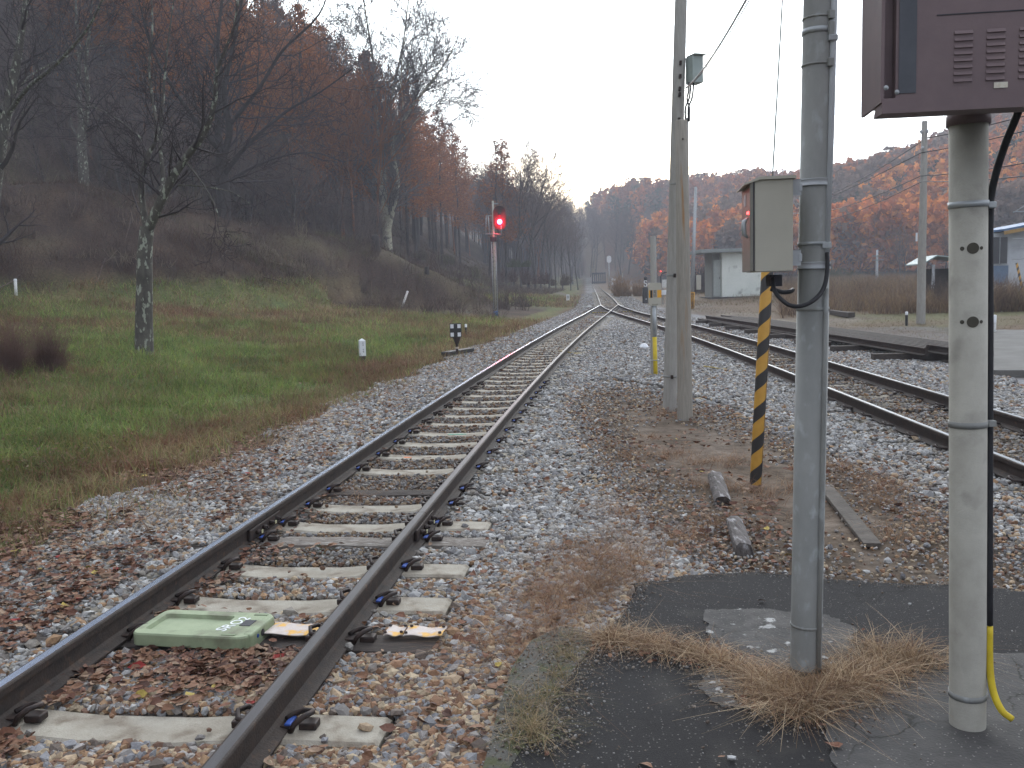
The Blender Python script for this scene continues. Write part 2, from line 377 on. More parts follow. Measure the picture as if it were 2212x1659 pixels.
def H(x, y, fine=True):
    x = np.asarray(x, float); y = np.asarray(y, float)
    xl = np.interp(y, cAC[:, 1], cAC[:, 0]) - G2; s = xl - x            # distance left of the near track
    zt = np.where(y > 60, np.interp(y, cC[:, 1], cC[:, 2]), np.clip((y - 45) / 15, 0, 1) * toeC[2])
    lawn = np.clip(.1 * (s - 3), 0, 1.9) - np.clip(s - 1.6, 0, .8) * .08
    base = zt - .195 + lawn * (s > 0)
    rr = x - (np.interp(y, cB[:, 1], cB[:, 0]) + G2)
    base = base + np.where(rr > 2.2, np.clip((rr - 2.2) * .02, 0, .35) - .05, 0)
    if fine: base = base + (fbm(x, y, 1.7, 3) - .5) * np.clip((s - 2.5) * .06, 0, .28) + (fbm(x, y, 3., 5) - .5) * np.clip((rr - 3) * .05, 0, .18)
    d, zc = seg_dist(x, y, CREST)
    spur = zc - .5 * (np.sqrt(d * d + 2.2) - 1.48)
    if fine: spur = spur + (fbm(x, y, 3.5, 8) - .5) * 1.1
    dd = (np.interp(y, TOEY, TOEX) - x) * .93
    dd = dd + (fbm(x, y, 14, 2) - .5) * 5
    main = zt - .2 + np.where(dd > 0, .42 * np.clip(dd, 0, 9) + .68 * np.clip(dd - 9, 0, 75), dd * .2)
    if fine: main = main + (fbm(x, y, 5, 6) - .5) * np.clip(dd * .15, 0, 1.5)
    r = np.hypot(x, y); az = np.where(y > 1, x / np.maximum(y, 1), 3)
    e = np.interp(az, FAZ, FE); RR = 400 + (fbm(az * 300, az * 0 + 3., 60, 4) - .5) * 60
    R0 = np.interp(az, [.05, .1, .2, .35, .6], [250, 235, 190, 160, 150.])
    t = np.clip((r - R0) / (RR - R0), 0, 1); prof = t * (1.25 - .25 * t)
    relief = (fbm(x, y, 55, 11, 3) - .5) * 26 * np.clip(t * 3, 0, 1) * (1 - t * .8)
    far = np.where(az > .03, e * RR * prof * np.where(r > RR, 1 - .25 * np.clip((r - RR) / 300, 0, 1), 1) + relief, -5)
    far = np.where((az > .03) & (y > 100), far, -5)
    z = np.maximum(np.maximum(base, np.where(y < 75, spur, -5)), np.where(x < TOEX.max() + 5, main, -5))
    return np.maximum(z, np.where(t > 0, far, -5))
def h1(x, y): return float(H(np.array([x]), np.array([y]))[0])

def in_poly(px, py, poly):
    c = np.zeros(px.shape, bool); n = len(poly)
    for i in range(n):
        x0, y0 = poly[i]; x1, y1 = poly[(i + 1) % n]
        k = ((y0 > py) != (y1 > py)) & (px < (x1 - x0) * (py - y0) / ((y1 - y0) or 1e-9) + x0); c ^= k
    return c
ZA = -0.125
ASPH = [XY(x, y, ZA) for x, y in [(1100, 1659), (1165, 1560), (1235, 1450), (1290, 1385), (1330, 1340), (1362, 1300), (1372, 1262), (1480, 1243), (1640, 1234), (1790, 1250), (1950, 1262), (2100, 1262), (2300, 1292), (2600, 1420)]]
ASPH += [np.array([5.2, 1.5]), np.array([5.2, -5]), np.array([-.25, -5]), np.array([-.2, 1.5])]
KERB = [XY(x, y, ZA) for x, y in [(1040, 1659), (1075, 1540), (1110, 1440), (1150, 1385), (1210, 1355), (1255, 1360), (1290, 1385), (1235, 1450), (1165, 1560), (1100, 1659)]]
KERB = [np.array([-.42, -5]), np.array([-.30, 1.5])] + KERB + [np.array([-.215, 1.5]), np.array([-.265, -5])]
def xs(c, y): return np.interp(y, c[:, 1], c[:, 0])
def zones(x, y):
    """relative position to both tracks"""
    sA = x - xs(cAC, y); sB = x - xs(cB, y); return sA, sB
def ground_colour(x, y, z):
    n1, n2, n3 = fbm(x, y, 1.1, 21), fbm(x, y, 4.5, 22), fbm(x, y, .35, 23)
    def mixc(a, b, t): return a + (b - a) * np.clip(t, 0, 1)[:, None]
    C = lambda *v: np.tile(np.array(v, float), (len(x), 1))
    sA, sB = zones(x, y)
    r = np.hypot(x, y)
    grass = mixc(C(.07, .10, .03), C(.14, .14, .05), (n1 - .35) * 2.5)
    straw = mixc(C(.17, .125, .065), C(.115, .075, .042), (n3 - .4) * 3)
    dirt = mixc(C(.115, .09, .07), C(.17, .145, .115), (n1 - .35) * 3)
    leafd = mixc(C(.085, .05, .032), C(.05, .036, .027), (n3 - .4) * 3)
    stone = mixc(C(.20, .20, .205), C(.13, .115, .10), (n1 - .4) * 3)
    # left side
    c = mixc(stone, leafd, (-sA - 1.7 + (n1 - .5) * 1.2) * 2)
    c = mixc(c, grass, (-sA - 2.4 + (n2 - .5) * 1.8) * 1.4)
    c = mixc(c, straw, (n2 - .56) * 6 * (sA < -3.4))
    c = mixc(c, straw, np.clip((y - 27) / 14, 0, .5) * (sA < -2.4) * (n1 * 1.3))
    # right of the second track
    rr = sB - .6
    right = mixc(stone, dirt, (rr - 2.4 + (n1 - .5) * 1.2) * 2)
    right = mixc(right, mixc(C(.12, .115, .06), C(.13, .095, .065), (n2 - .35) * 4 + np.clip((y - 40) / 20, 0, 1)), (rr - 5 + (n2 - .5) * 7) * .8)
    right = mixc(right, C(.115, .11, .11), ((rr > 4.2) & (rr < 7.2) & (y < 30)) * (n1 * .9))
    c = np.where((sB > .6)[:, None] & (sA > 0)[:, None], right, c)
    # weedy soil round the poles between the tracks
    soil = np.clip(1.25 - np.hypot((x - 1.95 + .06 * (y - 8)) / 1.15, (y - 8.5) / 6.5), 0, 1) * 2
    c = mixc(c, mixc(C(.10, .075, .055), C(.15, .12, .095), (n3 - .4) * 3), soil * (sA > 1.2))
    # inside the gauge: brown fines
    for s_, yy in ((sA, y), (sB, y)):
        c = mixc(c, mixc(C(.13, .105, .085), C(.17, .15, .13), (n1 - .4) * 3), (np.abs(s_) < .55) * .9)
    # slopes: litter, scrub, far woods floor
    hillm = np.clip((z - 1.75 - np.interp(y, cC[:, 1], cC[:, 2])) * 1.6, 0, 1) * (x < xs(cAC, y))
    litter = mixc(C(.042, .028, .023), C(.085, .058, .041), (n1 - .4) * 3)
    litter = mixc(litter, C(.10, .085, .05), (n2 - .55) * 4)
    spurtoe = np.clip(.5 - seg_dist(x, y, CREST)[0] / 24, 0, 1) * 3
    c = mixc(c, litter, np.maximum(hillm, np.where(x < xs(cAC, y) - 4, spurtoe, 0)))
    farm = np.clip((r - 140) / 60, 0, 1) * (x > xs(cAC, y) + 6)
    c = mixc(c, mixc(C(.10, .05, .028), C(.045, .045, .03), (n2 - .4) * 3), farm)
    return c
def build_ground():
    r = [0.0, .8]
    while r[-1] < 30: r.append(r[-1] * 1.017 + .004)
    while r[-1] < 525: r.append(r[-1] * 1.026)
    r = np.array(r[1:])
    a = np.concatenate([np.arange(-180, -38, 4), np.arange(-38, 40, .2), np.arange(40, 180, 4)]) * PI / 180
    rr, aa = np.meshgrid(r, a, indexing='ij'); x = (rr * np.sin(aa)).ravel(); y = (rr * np.cos(aa)).ravel()
    z = H(x, y)
    # slope of the ballast shoulder and small unevenness
    sA, sB = zones(x, y)
    z += (fbm(x, y, .5, 31) - .5) * .05 * (np.hypot(x, y) < 60)
    z -= np.where(in_poly(x, y, ASPH) | in_poly(x, y, KERB), .06, 0)
    na, nr = len(a), len(r)
    i = np.arange(nr - 1)[:, None] * na; j = np.arange(na)[None, :]; j2 = (j + 1) % na
    F = np.stack([i + j, i + j2, i + na + j2, i + na + j], -1).reshape(-1, 4)
    V = np.stack([x, y, z], 1); V = np.vstack([V, [[0, 0, -.2]]])
    tri = np.stack([np.full(na, len(V) - 1), (np.arange(na) + 1) % na, np.arange(na)], 1)
    c = ground_colour(V[:, 0], V[:, 1], V[:, 2])
    m = vcol_mat('ground_soil', .95, .1, 9, .35)
    t = m.node_tree; b = t.nodes['Principled BSDF']; g = t.nodes.new('ShaderNodeNewGeometry')
    nb = t.nodes.new('ShaderNodeTexNoise'); nb.inputs['Scale'].default_value = 22; nb.inputs['Detail'].default_value = 6
    t.links.new(g.outputs['Position'], nb.inputs['Vector'])
    bp = t.nodes.new('ShaderNodeBump'); bp.inputs['Strength'].default_value = .8; bp.inputs['Distance'].default_value = .03
    t.links.new(nb.outputs['Fac'], bp.inputs['Height']); t.links.new(bp.outputs[0], b.inputs['Normal'])
    o = link('ground', mesh_np('ground', V, [F[:, ::-1], tri[:, ::-1]], m, True, c)); o['kind'] = 'structure'
build_ground()

def roughen(poly, step, amp, seed):
    out = []
    r_ = random.Random(seed)
    n = len(poly)
    for i in range(n):
        a, b = np.array(poly[i]), np.array(poly[(i + 1) % n]); L_ = np.linalg.norm(b - a); k = max(1, int(L_ / step))
        nrm = np.array([b[1] - a[1], a[0] - b[0]]) / (L_ + 1e-9)
        for j in range(k):
            out.append(a + (b - a) * j / k + nrm * r_.uniform(-amp, amp))
    return out
def slab(name, poly, z0, z1, m, seed=1, step=.12, amp=.015):
    mb = MB(); p = roughen(poly, step, amp, seed) if step else poly
    mb.prism([(float(a[0]), float(a[1])) for a in p], z1 - z0, Matrix.Translation((0, 0, z0)))
    return mb.build(name, m)
M_ASPH = mat('asphalt', (.019, .0185, .0195), (.034, .032, .032), .92, 0, 180, 1.0, 300, c3=(.06, .055, .05), c3lo=.54, c3hi=.80, c3scale=4)
def crack_up(m, scale, width, dark, amt=1.0):
    t = m.node_tree; b = t.nodes['Principled BSDF']; src_ = b.inputs['Base Color'].links[0].from_socket; N = t.nodes.new; L = t.links.new
    tc = N('ShaderNodeTexCoord'); nz = N('ShaderNodeTexNoise'); nz.inputs['Scale'].default_value = 3.5; nz.inputs['Detail'].default_value = 6
    L(tc.outputs['Object'], nz.inputs['Vector']); vm = N('ShaderNodeVectorMath'); vm.operation = 'MULTIPLY_ADD'; vm.inputs[1].default_value = (.35, .35, .35)
    L(nz.outputs['Color'], vm.inputs[0]); L(tc.outputs['Object'], vm.inputs[2])
    vo = N('ShaderNodeTexVoronoi'); vo.feature = 'DISTANCE_TO_EDGE'; vo.inputs['Scale'].default_value = scale; L(vm.outputs[0], vo.inputs['Vector'])
    mr = N('ShaderNodeMapRange'); mr.inputs['From Min'].default_value = width; mr.inputs['From Max'].default_value = 0; L(vo.outputs['Distance'], mr.inputs['Value'])
    gate = N('ShaderNodeTexNoise'); gate.inputs['Scale'].default_value = 1.3; L(tc.outputs['Object'], gate.inputs['Vector'])
    g2 = N('ShaderNodeMapRange'); g2.inputs['From Min'].default_value = .45; g2.inputs['From Max'].default_value = .6; L(gate.outputs['Fac'], g2.inputs['Value'])
    mu = N('ShaderNodeMath'); mu.operation = 'MULTIPLY'; L(mr.outputs[0], mu.inputs[0]); L(g2.outputs[0], mu.inputs[1])
    # pale aggregate specks
    v2 = N('ShaderNodeTexVoronoi'); v2.inputs['Scale'].default_value = 95; L(tc.outputs['Object'], v2.inputs['Vector'])
    sp_ = N('ShaderNodeSeparateColor'); L(v2.outputs['Color'], sp_.inputs[0]); gt = N('ShaderNodeMath'); gt.operation = 'GREATER_THAN'; gt.inputs[1].default_value = .86; L(sp_.outputs[0], gt.inputs[0])
    lt = N('ShaderNodeMath'); lt.operation = 'LESS_THAN'; lt.inputs[1].default_value = .32; L(v2.outputs['Distance'], lt.inputs[0]); m3 = N('ShaderNodeMath'); m3.operation = 'MULTIPLY'; L(gt.outputs[0], m3.inputs[0]); L(lt.outputs[0], m3.inputs[1])
    x1 = N('ShaderNodeMix'); x1.data_type = 'RGBA'; L(m3.outputs[0], x1.inputs['Factor']); L(src_, x1.inputs['A']); x1.inputs['B'].default_value = (.17, .16, .15, 1)
    x2 = N('ShaderNodeMix'); x2.data_type = 'RGBA'; L(mu.outputs[0], x2.inputs['Factor']); L(x1.outputs['Result'], x2.inputs['A']); x2.inputs['B'].default_value = (*dark, 1)
    L(x2.outputs['Result'], b.inputs['Base Color'])
crack_up(M_ASPH, 1.1, .012, (.008, .008, .007))
crack_up(M_CONC, 1.6, .014, (.02, .018, .015)); 
tag(slab('platform_asphalt', ASPH, ZA - .15, ZA, M_ASPH, 3, .05, .016), kind='structure')
tag(slab('kerb', KERB, ZA - .15, ZA + .004, M_KERB, 5, .2, .006), kind='structure')
def pads(px): return [XY(x, y, ZA) for x, y in px]
M_CHALK = mat('chalky_concrete', (.095, .09, .085), (.045, .043, .042), .92, 0, 7, .6, 90, c3=(.36, .36, .35), c3lo=.60, c3hi=.64, c3scale=8)
crack_up(M_CHALK, 3, .02, (.03, .028, .024))
tag(slab('pavement_patch', pads([(1522, 1320), (1640, 1318), (1790, 1330), (1850, 1362), (1838, 1385), (1890, 1470), (1860, 1530), (1700, 1540), (1560, 1530), (1505, 1490), (1540, 1440), (1530, 1390)]), ZA - .02, ZA + .006, M_CHALK, 7, .03, .016), kind='structure')
tag(slab('pavement_slab', pads([(1775, 1552), (1880, 1500), (2000, 1440), (2120, 1410), (2300, 1420), (2500, 1700), (2300, 2100), (1990, 2400), (1850, 1800)]), ZA - .02, ZA + .005, M_CONC, 9, .04, .016), kind='structure')

# ------------------------------------------------------------------ loose stone, leaves, grass (stuff)
def ico():
    bm = bmesh.new(); bmesh.ops.create_icosphere(bm, subdivisions=1, radius=1)
    V = np.array([v.co[:] for v in bm.verts]); F = np.array([[v.index for v in f.verts] for f in bm.faces]); bm.free(); return V, F
ICV, ICF = ico()
def rand_rot(n):
    q = rng.normal(size=(n, 4)); q /= np.linalg.norm(q, axis=1, keepdims=True); w, x, y, z = q.T
    return np.stack([np.stack([1 - 2 * (y*y + z*z), 2 * (x*y - z*w), 2 * (x*z + y*w)], 1), np.stack([2 * (x*y + z*w), 1 - 2 * (x*x + z*z), 2 * (y*z - x*w)], 1), np.stack([2 * (x*z - y*w), 2 * (y*z + x*w), 1 - 2 * (x*x + y*y)], 1)], 1)
ROCKS = []
for _ in range(14):
    v = ICV * (1 + rng.uniform(-.28, .28, (12, 1))) * rng.uniform([.75, .6, .45], [1.2, .95, .75])
    # plane cuts make crushed-stone facets
    for _k in range(3):
        nrm = rng.normal(size=3); nrm /= np.linalg.norm(nrm); d = v @ nrm; cut = rng.uniform(.45, .7)
        v = v - np.maximum(d - cut, 0)[:, None] * nrm
    ROCKS.append(v)
def scatter_rocks(name, pos, size, col, label=None):
    n = len(pos); kind = rng.integers(0, len(ROCKS), n); RM = rand_rot(n)
    V = np.stack(ROCKS)[kind] * size[:, None, None]
    V = np.einsum('nij,nvj->nvi', RM, V); V[:, :, 2] *= .8; V += pos[:, None, :]
    F = (ICF[None] + (np.arange(n) * 12)[:, None, None]).reshape(-1, 3)
    c = np.repeat(col, 12, axis=0)
    o = link(name, mesh_np(name, V.reshape(-1, 3), [F], M_STONE, False, c)); o['kind'] = 'stuff'
    if label: tag(o, label, 'stones')
    return o
def polar_pts(n, r0, r1, a0, a1, pw=1.0):
    """density falls with distance so the picture stays evenly covered"""
    u = rng.random(n); r = np.exp(np.log(r0) + (np.log(r1) - np.log(r0)) * u ** pw); a = R(1) * rng.uniform(a0, a1, n)
    return r * np.sin(a), r * np.cos(a)
GREY = np.array([[.31, .31, .305], [.24, .24, .24], [.38, .38, .37], [.20, .195, .195], [.31, .295, .27], [.46, .455, .44], [.27, .245, .21], [.21, .19, .17]])
TAN = np.array([[.30, .19, .11], [.22, .125, .075], [.36, .27, .18], [.17, .10, .07], [.27, .25, .235], [.21, .21, .22], [.40, .32, .22], [.155, .125, .105]])
def sleeper_rects(): return SLEEP_POS
SLEEP_POS = []   # (cx, cy, angle, halflen, halfwid)
def on_sleeper(x, y, pad=0.0):
    m = np.zeros(x.shape, bool)
    for cx, cy, a, hl, hw in SLEEP_POS:
        dx, dy = x - cx, y - cy; u = dx * math.cos(a) + dy * math.sin(a); v = -dx * math.sin(a) + dy * math.cos(a)
        m |= (np.abs(u) < hl + pad) & (np.abs(v) < hw + pad)
    return m

# sleepers -------------------------------------------------------------
def sleeper_mesh():
    mb = MB(); L_, w = 1.0, .115
    xsn = [-1, -.98, -.62, -.45, -.2, .2, .45, .62, .98, 1]; top = [-.012, 0, .004, -.004, -.022, -.022, -.004, .004, 0, -.012]
    V, F = [], []
    for x, t in zip(xsn, top):
        V += [(x, -w - .03, -.17), (x, -w - .006, t - .012), (x, -w + .012, t), (x, w - .012, t), (x, w + .006, t - .012), (x, w + .03, -.17)]
    for i in range(len(xsn) - 1):
        for k in range(5): F.append((i * 6 + k, i * 6 + k + 1, i * 6 + 6 + k + 1, i * 6 + 6 + k))
    F += [tuple(range(6)), tuple(range(len(V) - 6, len(V)))[::-1]]
    mb.add(V, F); return mb.mesh('concrete_sleeper', M_SLEEP)
def timber_mesh(m, w=.1, seed=0):
    mb = MB(); r_ = random.Random(seed); n = 14; V, F = [], []
    for i in range(n):
        x = -1.05 + 2.1 * i / (n - 1); j = lambda a: r_.uniform(-a, a)
        V += [(x, -w - .01 + j(.004), -.17), (x, -w + j(.008), -.01 + j(.006)), (x, -w * .4, 0 + j(.005)), (x, w * .3, j(.006)), (x, w + j(.008), -.01 + j(.006)), (x, w + .01, -.17)]
    for i in range(n - 1):
        for k in range(5): F.append((i * 6 + k, i * 6 + k + 1, i * 6 + 6 + k + 1, i * 6 + 6 + k))
    F += [tuple(range(6)), tuple(range(len(V) - 6, len(V)))[::-1]]
    mb.add(V, F); return mb.mesh('timber_sleeper', m)
ME_SL = sleeper_mesh(); ME_TW = timber_mesh(M_TIMBER, .11, 2); ME_TD = timber_mesh(M_TIMBERD, .1, 5)
def clip_mesh():
    mb = MB()
    pts = [(.0, -.05, .0), (.02, -.055, .035), (.05, -.04, .058), (.075, 0, .06), (.06, .04, .045), (.02, .055, .04), (-.02, .04, .03), (-.035, .01, .025)]
    mb.tube(pts, .011, 8)
    mb.box((.06, 0, .012), (.07, .06, .03), bev=.006); mb.box((-.02, 0, .012), (.05, .08, .014), bev=.003)
    return mb.mesh('rail_clip', M_CLIP)
def pad_mesh():
    mb = MB(); mb.box((-.016, 0, .018), (.026, .075, .016), bev=.004)
    return mb.mesh('insulator', M_BLUE)
ME_CLIP, ME_PAD = clip_mesh(), pad_mesh()
ZS = -.153
ORD = ['first', 'second', 'third', 'fourth', 'fifth', 'sixth', 'seventh', 'eighth', 'ninth', 'tenth', 'eleventh', 'twelfth', 'thirteenth', 'fourteenth', 'fifteenth', 'sixteenth']
def put_sleeper(c, y, kind, label, group, clips, insul=True, cat='sleeper'):
    x = xs(c, y); a = -math.atan((xs(c, y + 1) - xs(c, y - 1)) / 2)
    zt = float(np.interp(y, c[:, 1], c[:, 2]))
    me = {'c': ME_SL, 'w': ME_TW, 'd': ME_TD}[kind]
    nm = 'concrete_sleeper' if kind == 'c' else 'timber_sleeper'
    o = link(nm, me); o.location = (x, y, ZS + zt); o.rotation_euler = (random.uniform(-.01, .01), 0, a + random.uniform(-.012, .012))
    tag(o, label, cat, group)
    SLEEP_POS.append((x, y, a, 1.0, .115))
    if clips:
        for sr in (-G2, G2):
            for sd in (-1, 1):
                k = link('rail_clip', ME_CLIP, o); k.location = (sr + sd * .075, 0, .004); k.rotation_euler = (0, 0, 0 if sd > 0 else PI)
                if insul and sd > 0 and sr > 0 or (insul and sd > 0 and y > 5.8 and y < 11):
                    q = link('insulator', ME_PAD, k)
    return o
ysl = [3.50, 4.37, 4.88, 5.48, 6.11, 6.50, 7.06, 7.58, 8.47, 9.19, 9.90, 10.60, 11.33, 12.05, 12.77]
kinds = ['c', 'd', 'c', 'c', 'w', 'c', 'c', 'd', 'c', 'c', 'c', 'c', 'c', 'c', 'c']
while ysl[-1] < 49: ysl.append(ysl[-1] + (.72 if ysl[-1] < 24 else .66)); kinds.append('c')
extra = {0: 'wide pale concrete sleeper nearest to the camera', 1: 'dark timber sleeper under the green box and the cover plates', 2: 'concrete sleeper just beyond the green box',
         4: 'whitened weathered timber sleeper under the rail joint', 7: 'dark grey timber sleeper between paler concrete ones', 9: 'concrete sleeper with an orange paint smudge', 11: 'concrete sleeper with a green scribble'}
for i, (y, k) in enumerate(zip(ysl, kinds)):
    if i in extra: lb = extra[i]
    elif i < 13: lb = 'pale concrete sleeper of the left track, %s counting away from the camera' % ORD[i]
    else: lb = 'pale concrete sleeper of the left track in the row running on to the turnout'
    put_sleeper(cA, y, k, lb, 'sleepers under the left track', y < 16, i != 1)
for y in (-.1, .5, 1.1, 1.75, 2.3, 2.9): put_sleeper(cA, y, 'c', 'concrete sleeper of the left track at the bottom edge', 'sleepers under the left track', False)
yb = 4.2; i = 0
while yb < 48:
    put_sleeper(cB, yb, 'c' if i % 5 else 'd', 'half buried sleeper under the right track', 'sleepers under the right track', yb < 13, False); yb += .72; i += 1
# sunken below gravel on the right track, as only slivers of them show
yc = 62.
while yc < 120:
    put_sleeper(cC, yc, 'c', 'distant sleeper of the single track beyond the turnout', 'sleepers under the single track', False); yc += 1.3 if yc > 80 else .8
ys_, k_ = 50.5, 0
while ys_ < 61:           # long dark turnout timbers
    xa, xb = xs(cA, min(ys_, 60)) - 1.15, xs(cB, min(ys_, 60)) + 1.15
    mb = MB(); mb.box((0, 0, -.08), (xb - xa, .23, .16), bev=.01)
    o = mb.build('turnout_sleeper', M_TIMBERD, None, ((xa + xb) / 2, ys_, ZS + trackz(ys_) + .004)); tag(o, 'long dark timber under the turnout where the tracks join', 'sleeper', 'long timbers under the turnout')
    SLEEP_POS.append(((xa + xb) / 2, ys_, 0, (xb - xa) / 2, .11)); ys_ += .7
# paint marks on two sleepers
for (idx, colr, w, dx) in ((9, (.75, .25, .12), .16, -.25), (11, (.18, .42, .30), .22, .05)):
    so = [o for o in COL.objects if o.get('label') == extra[idx]][0]
    mb = MB(); pl = roughen([(-w / 2, -.03), (w / 2, -.025), (w / 2, .02), (-w / 2, .03)], .02, .008, idx)
    mb.prism([(float(a[0]), float(a[1])) for a in pl], .002, Matrix.Translation((dx, 0, -.0205)))
    mb.build('paint_mark', mat('spray_paint_%d' % idx, colr, tuple(c * .6 for c in colr), .8, 0, 40), so)

# rails ----------------------------------------------------------------
PROF = [(-.0635, -.153), (-.0635, -.143), (-.02, -.130), (-.008, -.118), (-.008, -.048), (-.03, -.038), (-.0325, -.010), (-.0290, -.003), (-.02, 0.0), (.02, 0.0), (.0290, -.003), (.0325, -.010), (.03, -.038), (.008, -.048), (.008, -.118), (.02, -.130), (.0635, -.143), (.0635, -.153)]
def sweep(path, prof, m, head=None, head_idx=(), name='rail'):
    p = np.array(path); t = np.gradient(p, axis=0); t /= np.linalg.norm(t, axis=1, keepdims=True)
    n = np.stack([t[:, 1], -t[:, 0], 0 * t[:, 0]], 1); n /= np.linalg.norm(n, axis=1, keepdims=True)
    k = len(prof); pr = np.array(prof)
    V = p[:, None, :] + n[:, None, :] * pr[None, :, :1] + np.array([0, 0, 1.])[None, None, :] * pr[None, :, 1:2]
    i = np.arange(len(p) - 1)[:, None] * k; j = np.arange(k)[None, :]; j2 = (j + 1) % k
    F = np.stack([i + j, i + k + j, i + k + j2, i + j2], -1).reshape(-1, 4)
    me = mesh_np(name, V.reshape(-1, 3), [F, np.array([list(range(k))]), np.array([list(range(k))[::-1]]) + (len(p) - 1) * k], m)
    if head:
        me.materials.append(head)
        idx = np.zeros(len(me.polygons), np.int32); jj = np.tile(np.arange(k), len(p) - 1)
        idx[:len(jj)] = np.isin(jj, head_idx).astype(np.int32); me.polygons.foreach_set('material_index', idx)
    return me
def cut(path, y0, y1):
    p = path[(path[:, 1] > y0) & (path[:, 1] < y1)]; return np.vstack([[at_y(path, y0)], p, [at_y(path, y1)]])
HI = (8,)
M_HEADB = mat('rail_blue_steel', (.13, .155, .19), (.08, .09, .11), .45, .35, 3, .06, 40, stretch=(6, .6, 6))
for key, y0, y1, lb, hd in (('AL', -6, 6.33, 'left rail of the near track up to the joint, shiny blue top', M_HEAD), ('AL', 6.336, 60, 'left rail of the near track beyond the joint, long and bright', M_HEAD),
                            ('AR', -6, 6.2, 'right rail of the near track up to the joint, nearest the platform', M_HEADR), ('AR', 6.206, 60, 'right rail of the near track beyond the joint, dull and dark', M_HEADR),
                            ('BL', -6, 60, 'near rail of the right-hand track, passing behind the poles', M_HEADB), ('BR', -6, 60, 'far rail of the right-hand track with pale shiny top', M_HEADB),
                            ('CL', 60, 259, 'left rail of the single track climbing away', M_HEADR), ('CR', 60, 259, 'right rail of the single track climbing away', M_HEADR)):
    o = link('rail', sweep(cut(RAILS[key], y0, y1), PROF, M_RAIL, hd, HI)); tag(o, lb, 'rail')
    if key[0] == 'A' and y1 < 10:      # fishplates with bolts bridge the joint
        c = at_y(RAILS[key], y1); a = -math.atan((xs(cA, y1 + .5) - xs(cA, y1 - .5)))
        for sd in (-1, 1):
            mb = MB(); mb.box((sd * .022, -.02, -.085), (.022, .56, .075), bev=.006)
            f = mb.build('fishplate', M_CLIP, o, c, a)
            for q in (-.2, -.075, .05, .17):
                mb = MB(); mb.cyl((sd * .03, q, -.085), (sd * .062, q, -.085), .016, n=6); mb.cyl((sd * .062, q, -.085), (sd * .075, q, -.085), .009, n=8)
                mb.build('bolt', M_CLIP, f)
            for q in (-.2, .05):
                mb = MB(); mb.box((sd * .077, q, -.08), (.004, .022, .022))
                mb.build('paint_tab', mat('cream_mark', (.5, .48, .3), None, .7), f)
# bonding straps of yellow wire further up
for (px, py, lb) in ((1240, 765, 'yellow bond wire looping from the right rail of the near track'), (1560, 800, 'yellow bond cable crossing the ballast by the second track')):
    p = P(px, py, z=-.17); mb = MB()
    pts = [(p[0] - .35, p[1], -.08), (p[0] - .2, p[1] - .1, -.1), (p[0], p[1] - .05, -.14), (p[0] + .3, p[1] + .1, -.16), (p[0] + .5, p[1] + .15, -.165)]
    tag(mb.tube(spline([np.array(q) for q in pts], 5), .012, 6).build('bond_cable', mat('dull_yellow_cable', (.42, .32, .10), None, .7)), lb, 'cable')
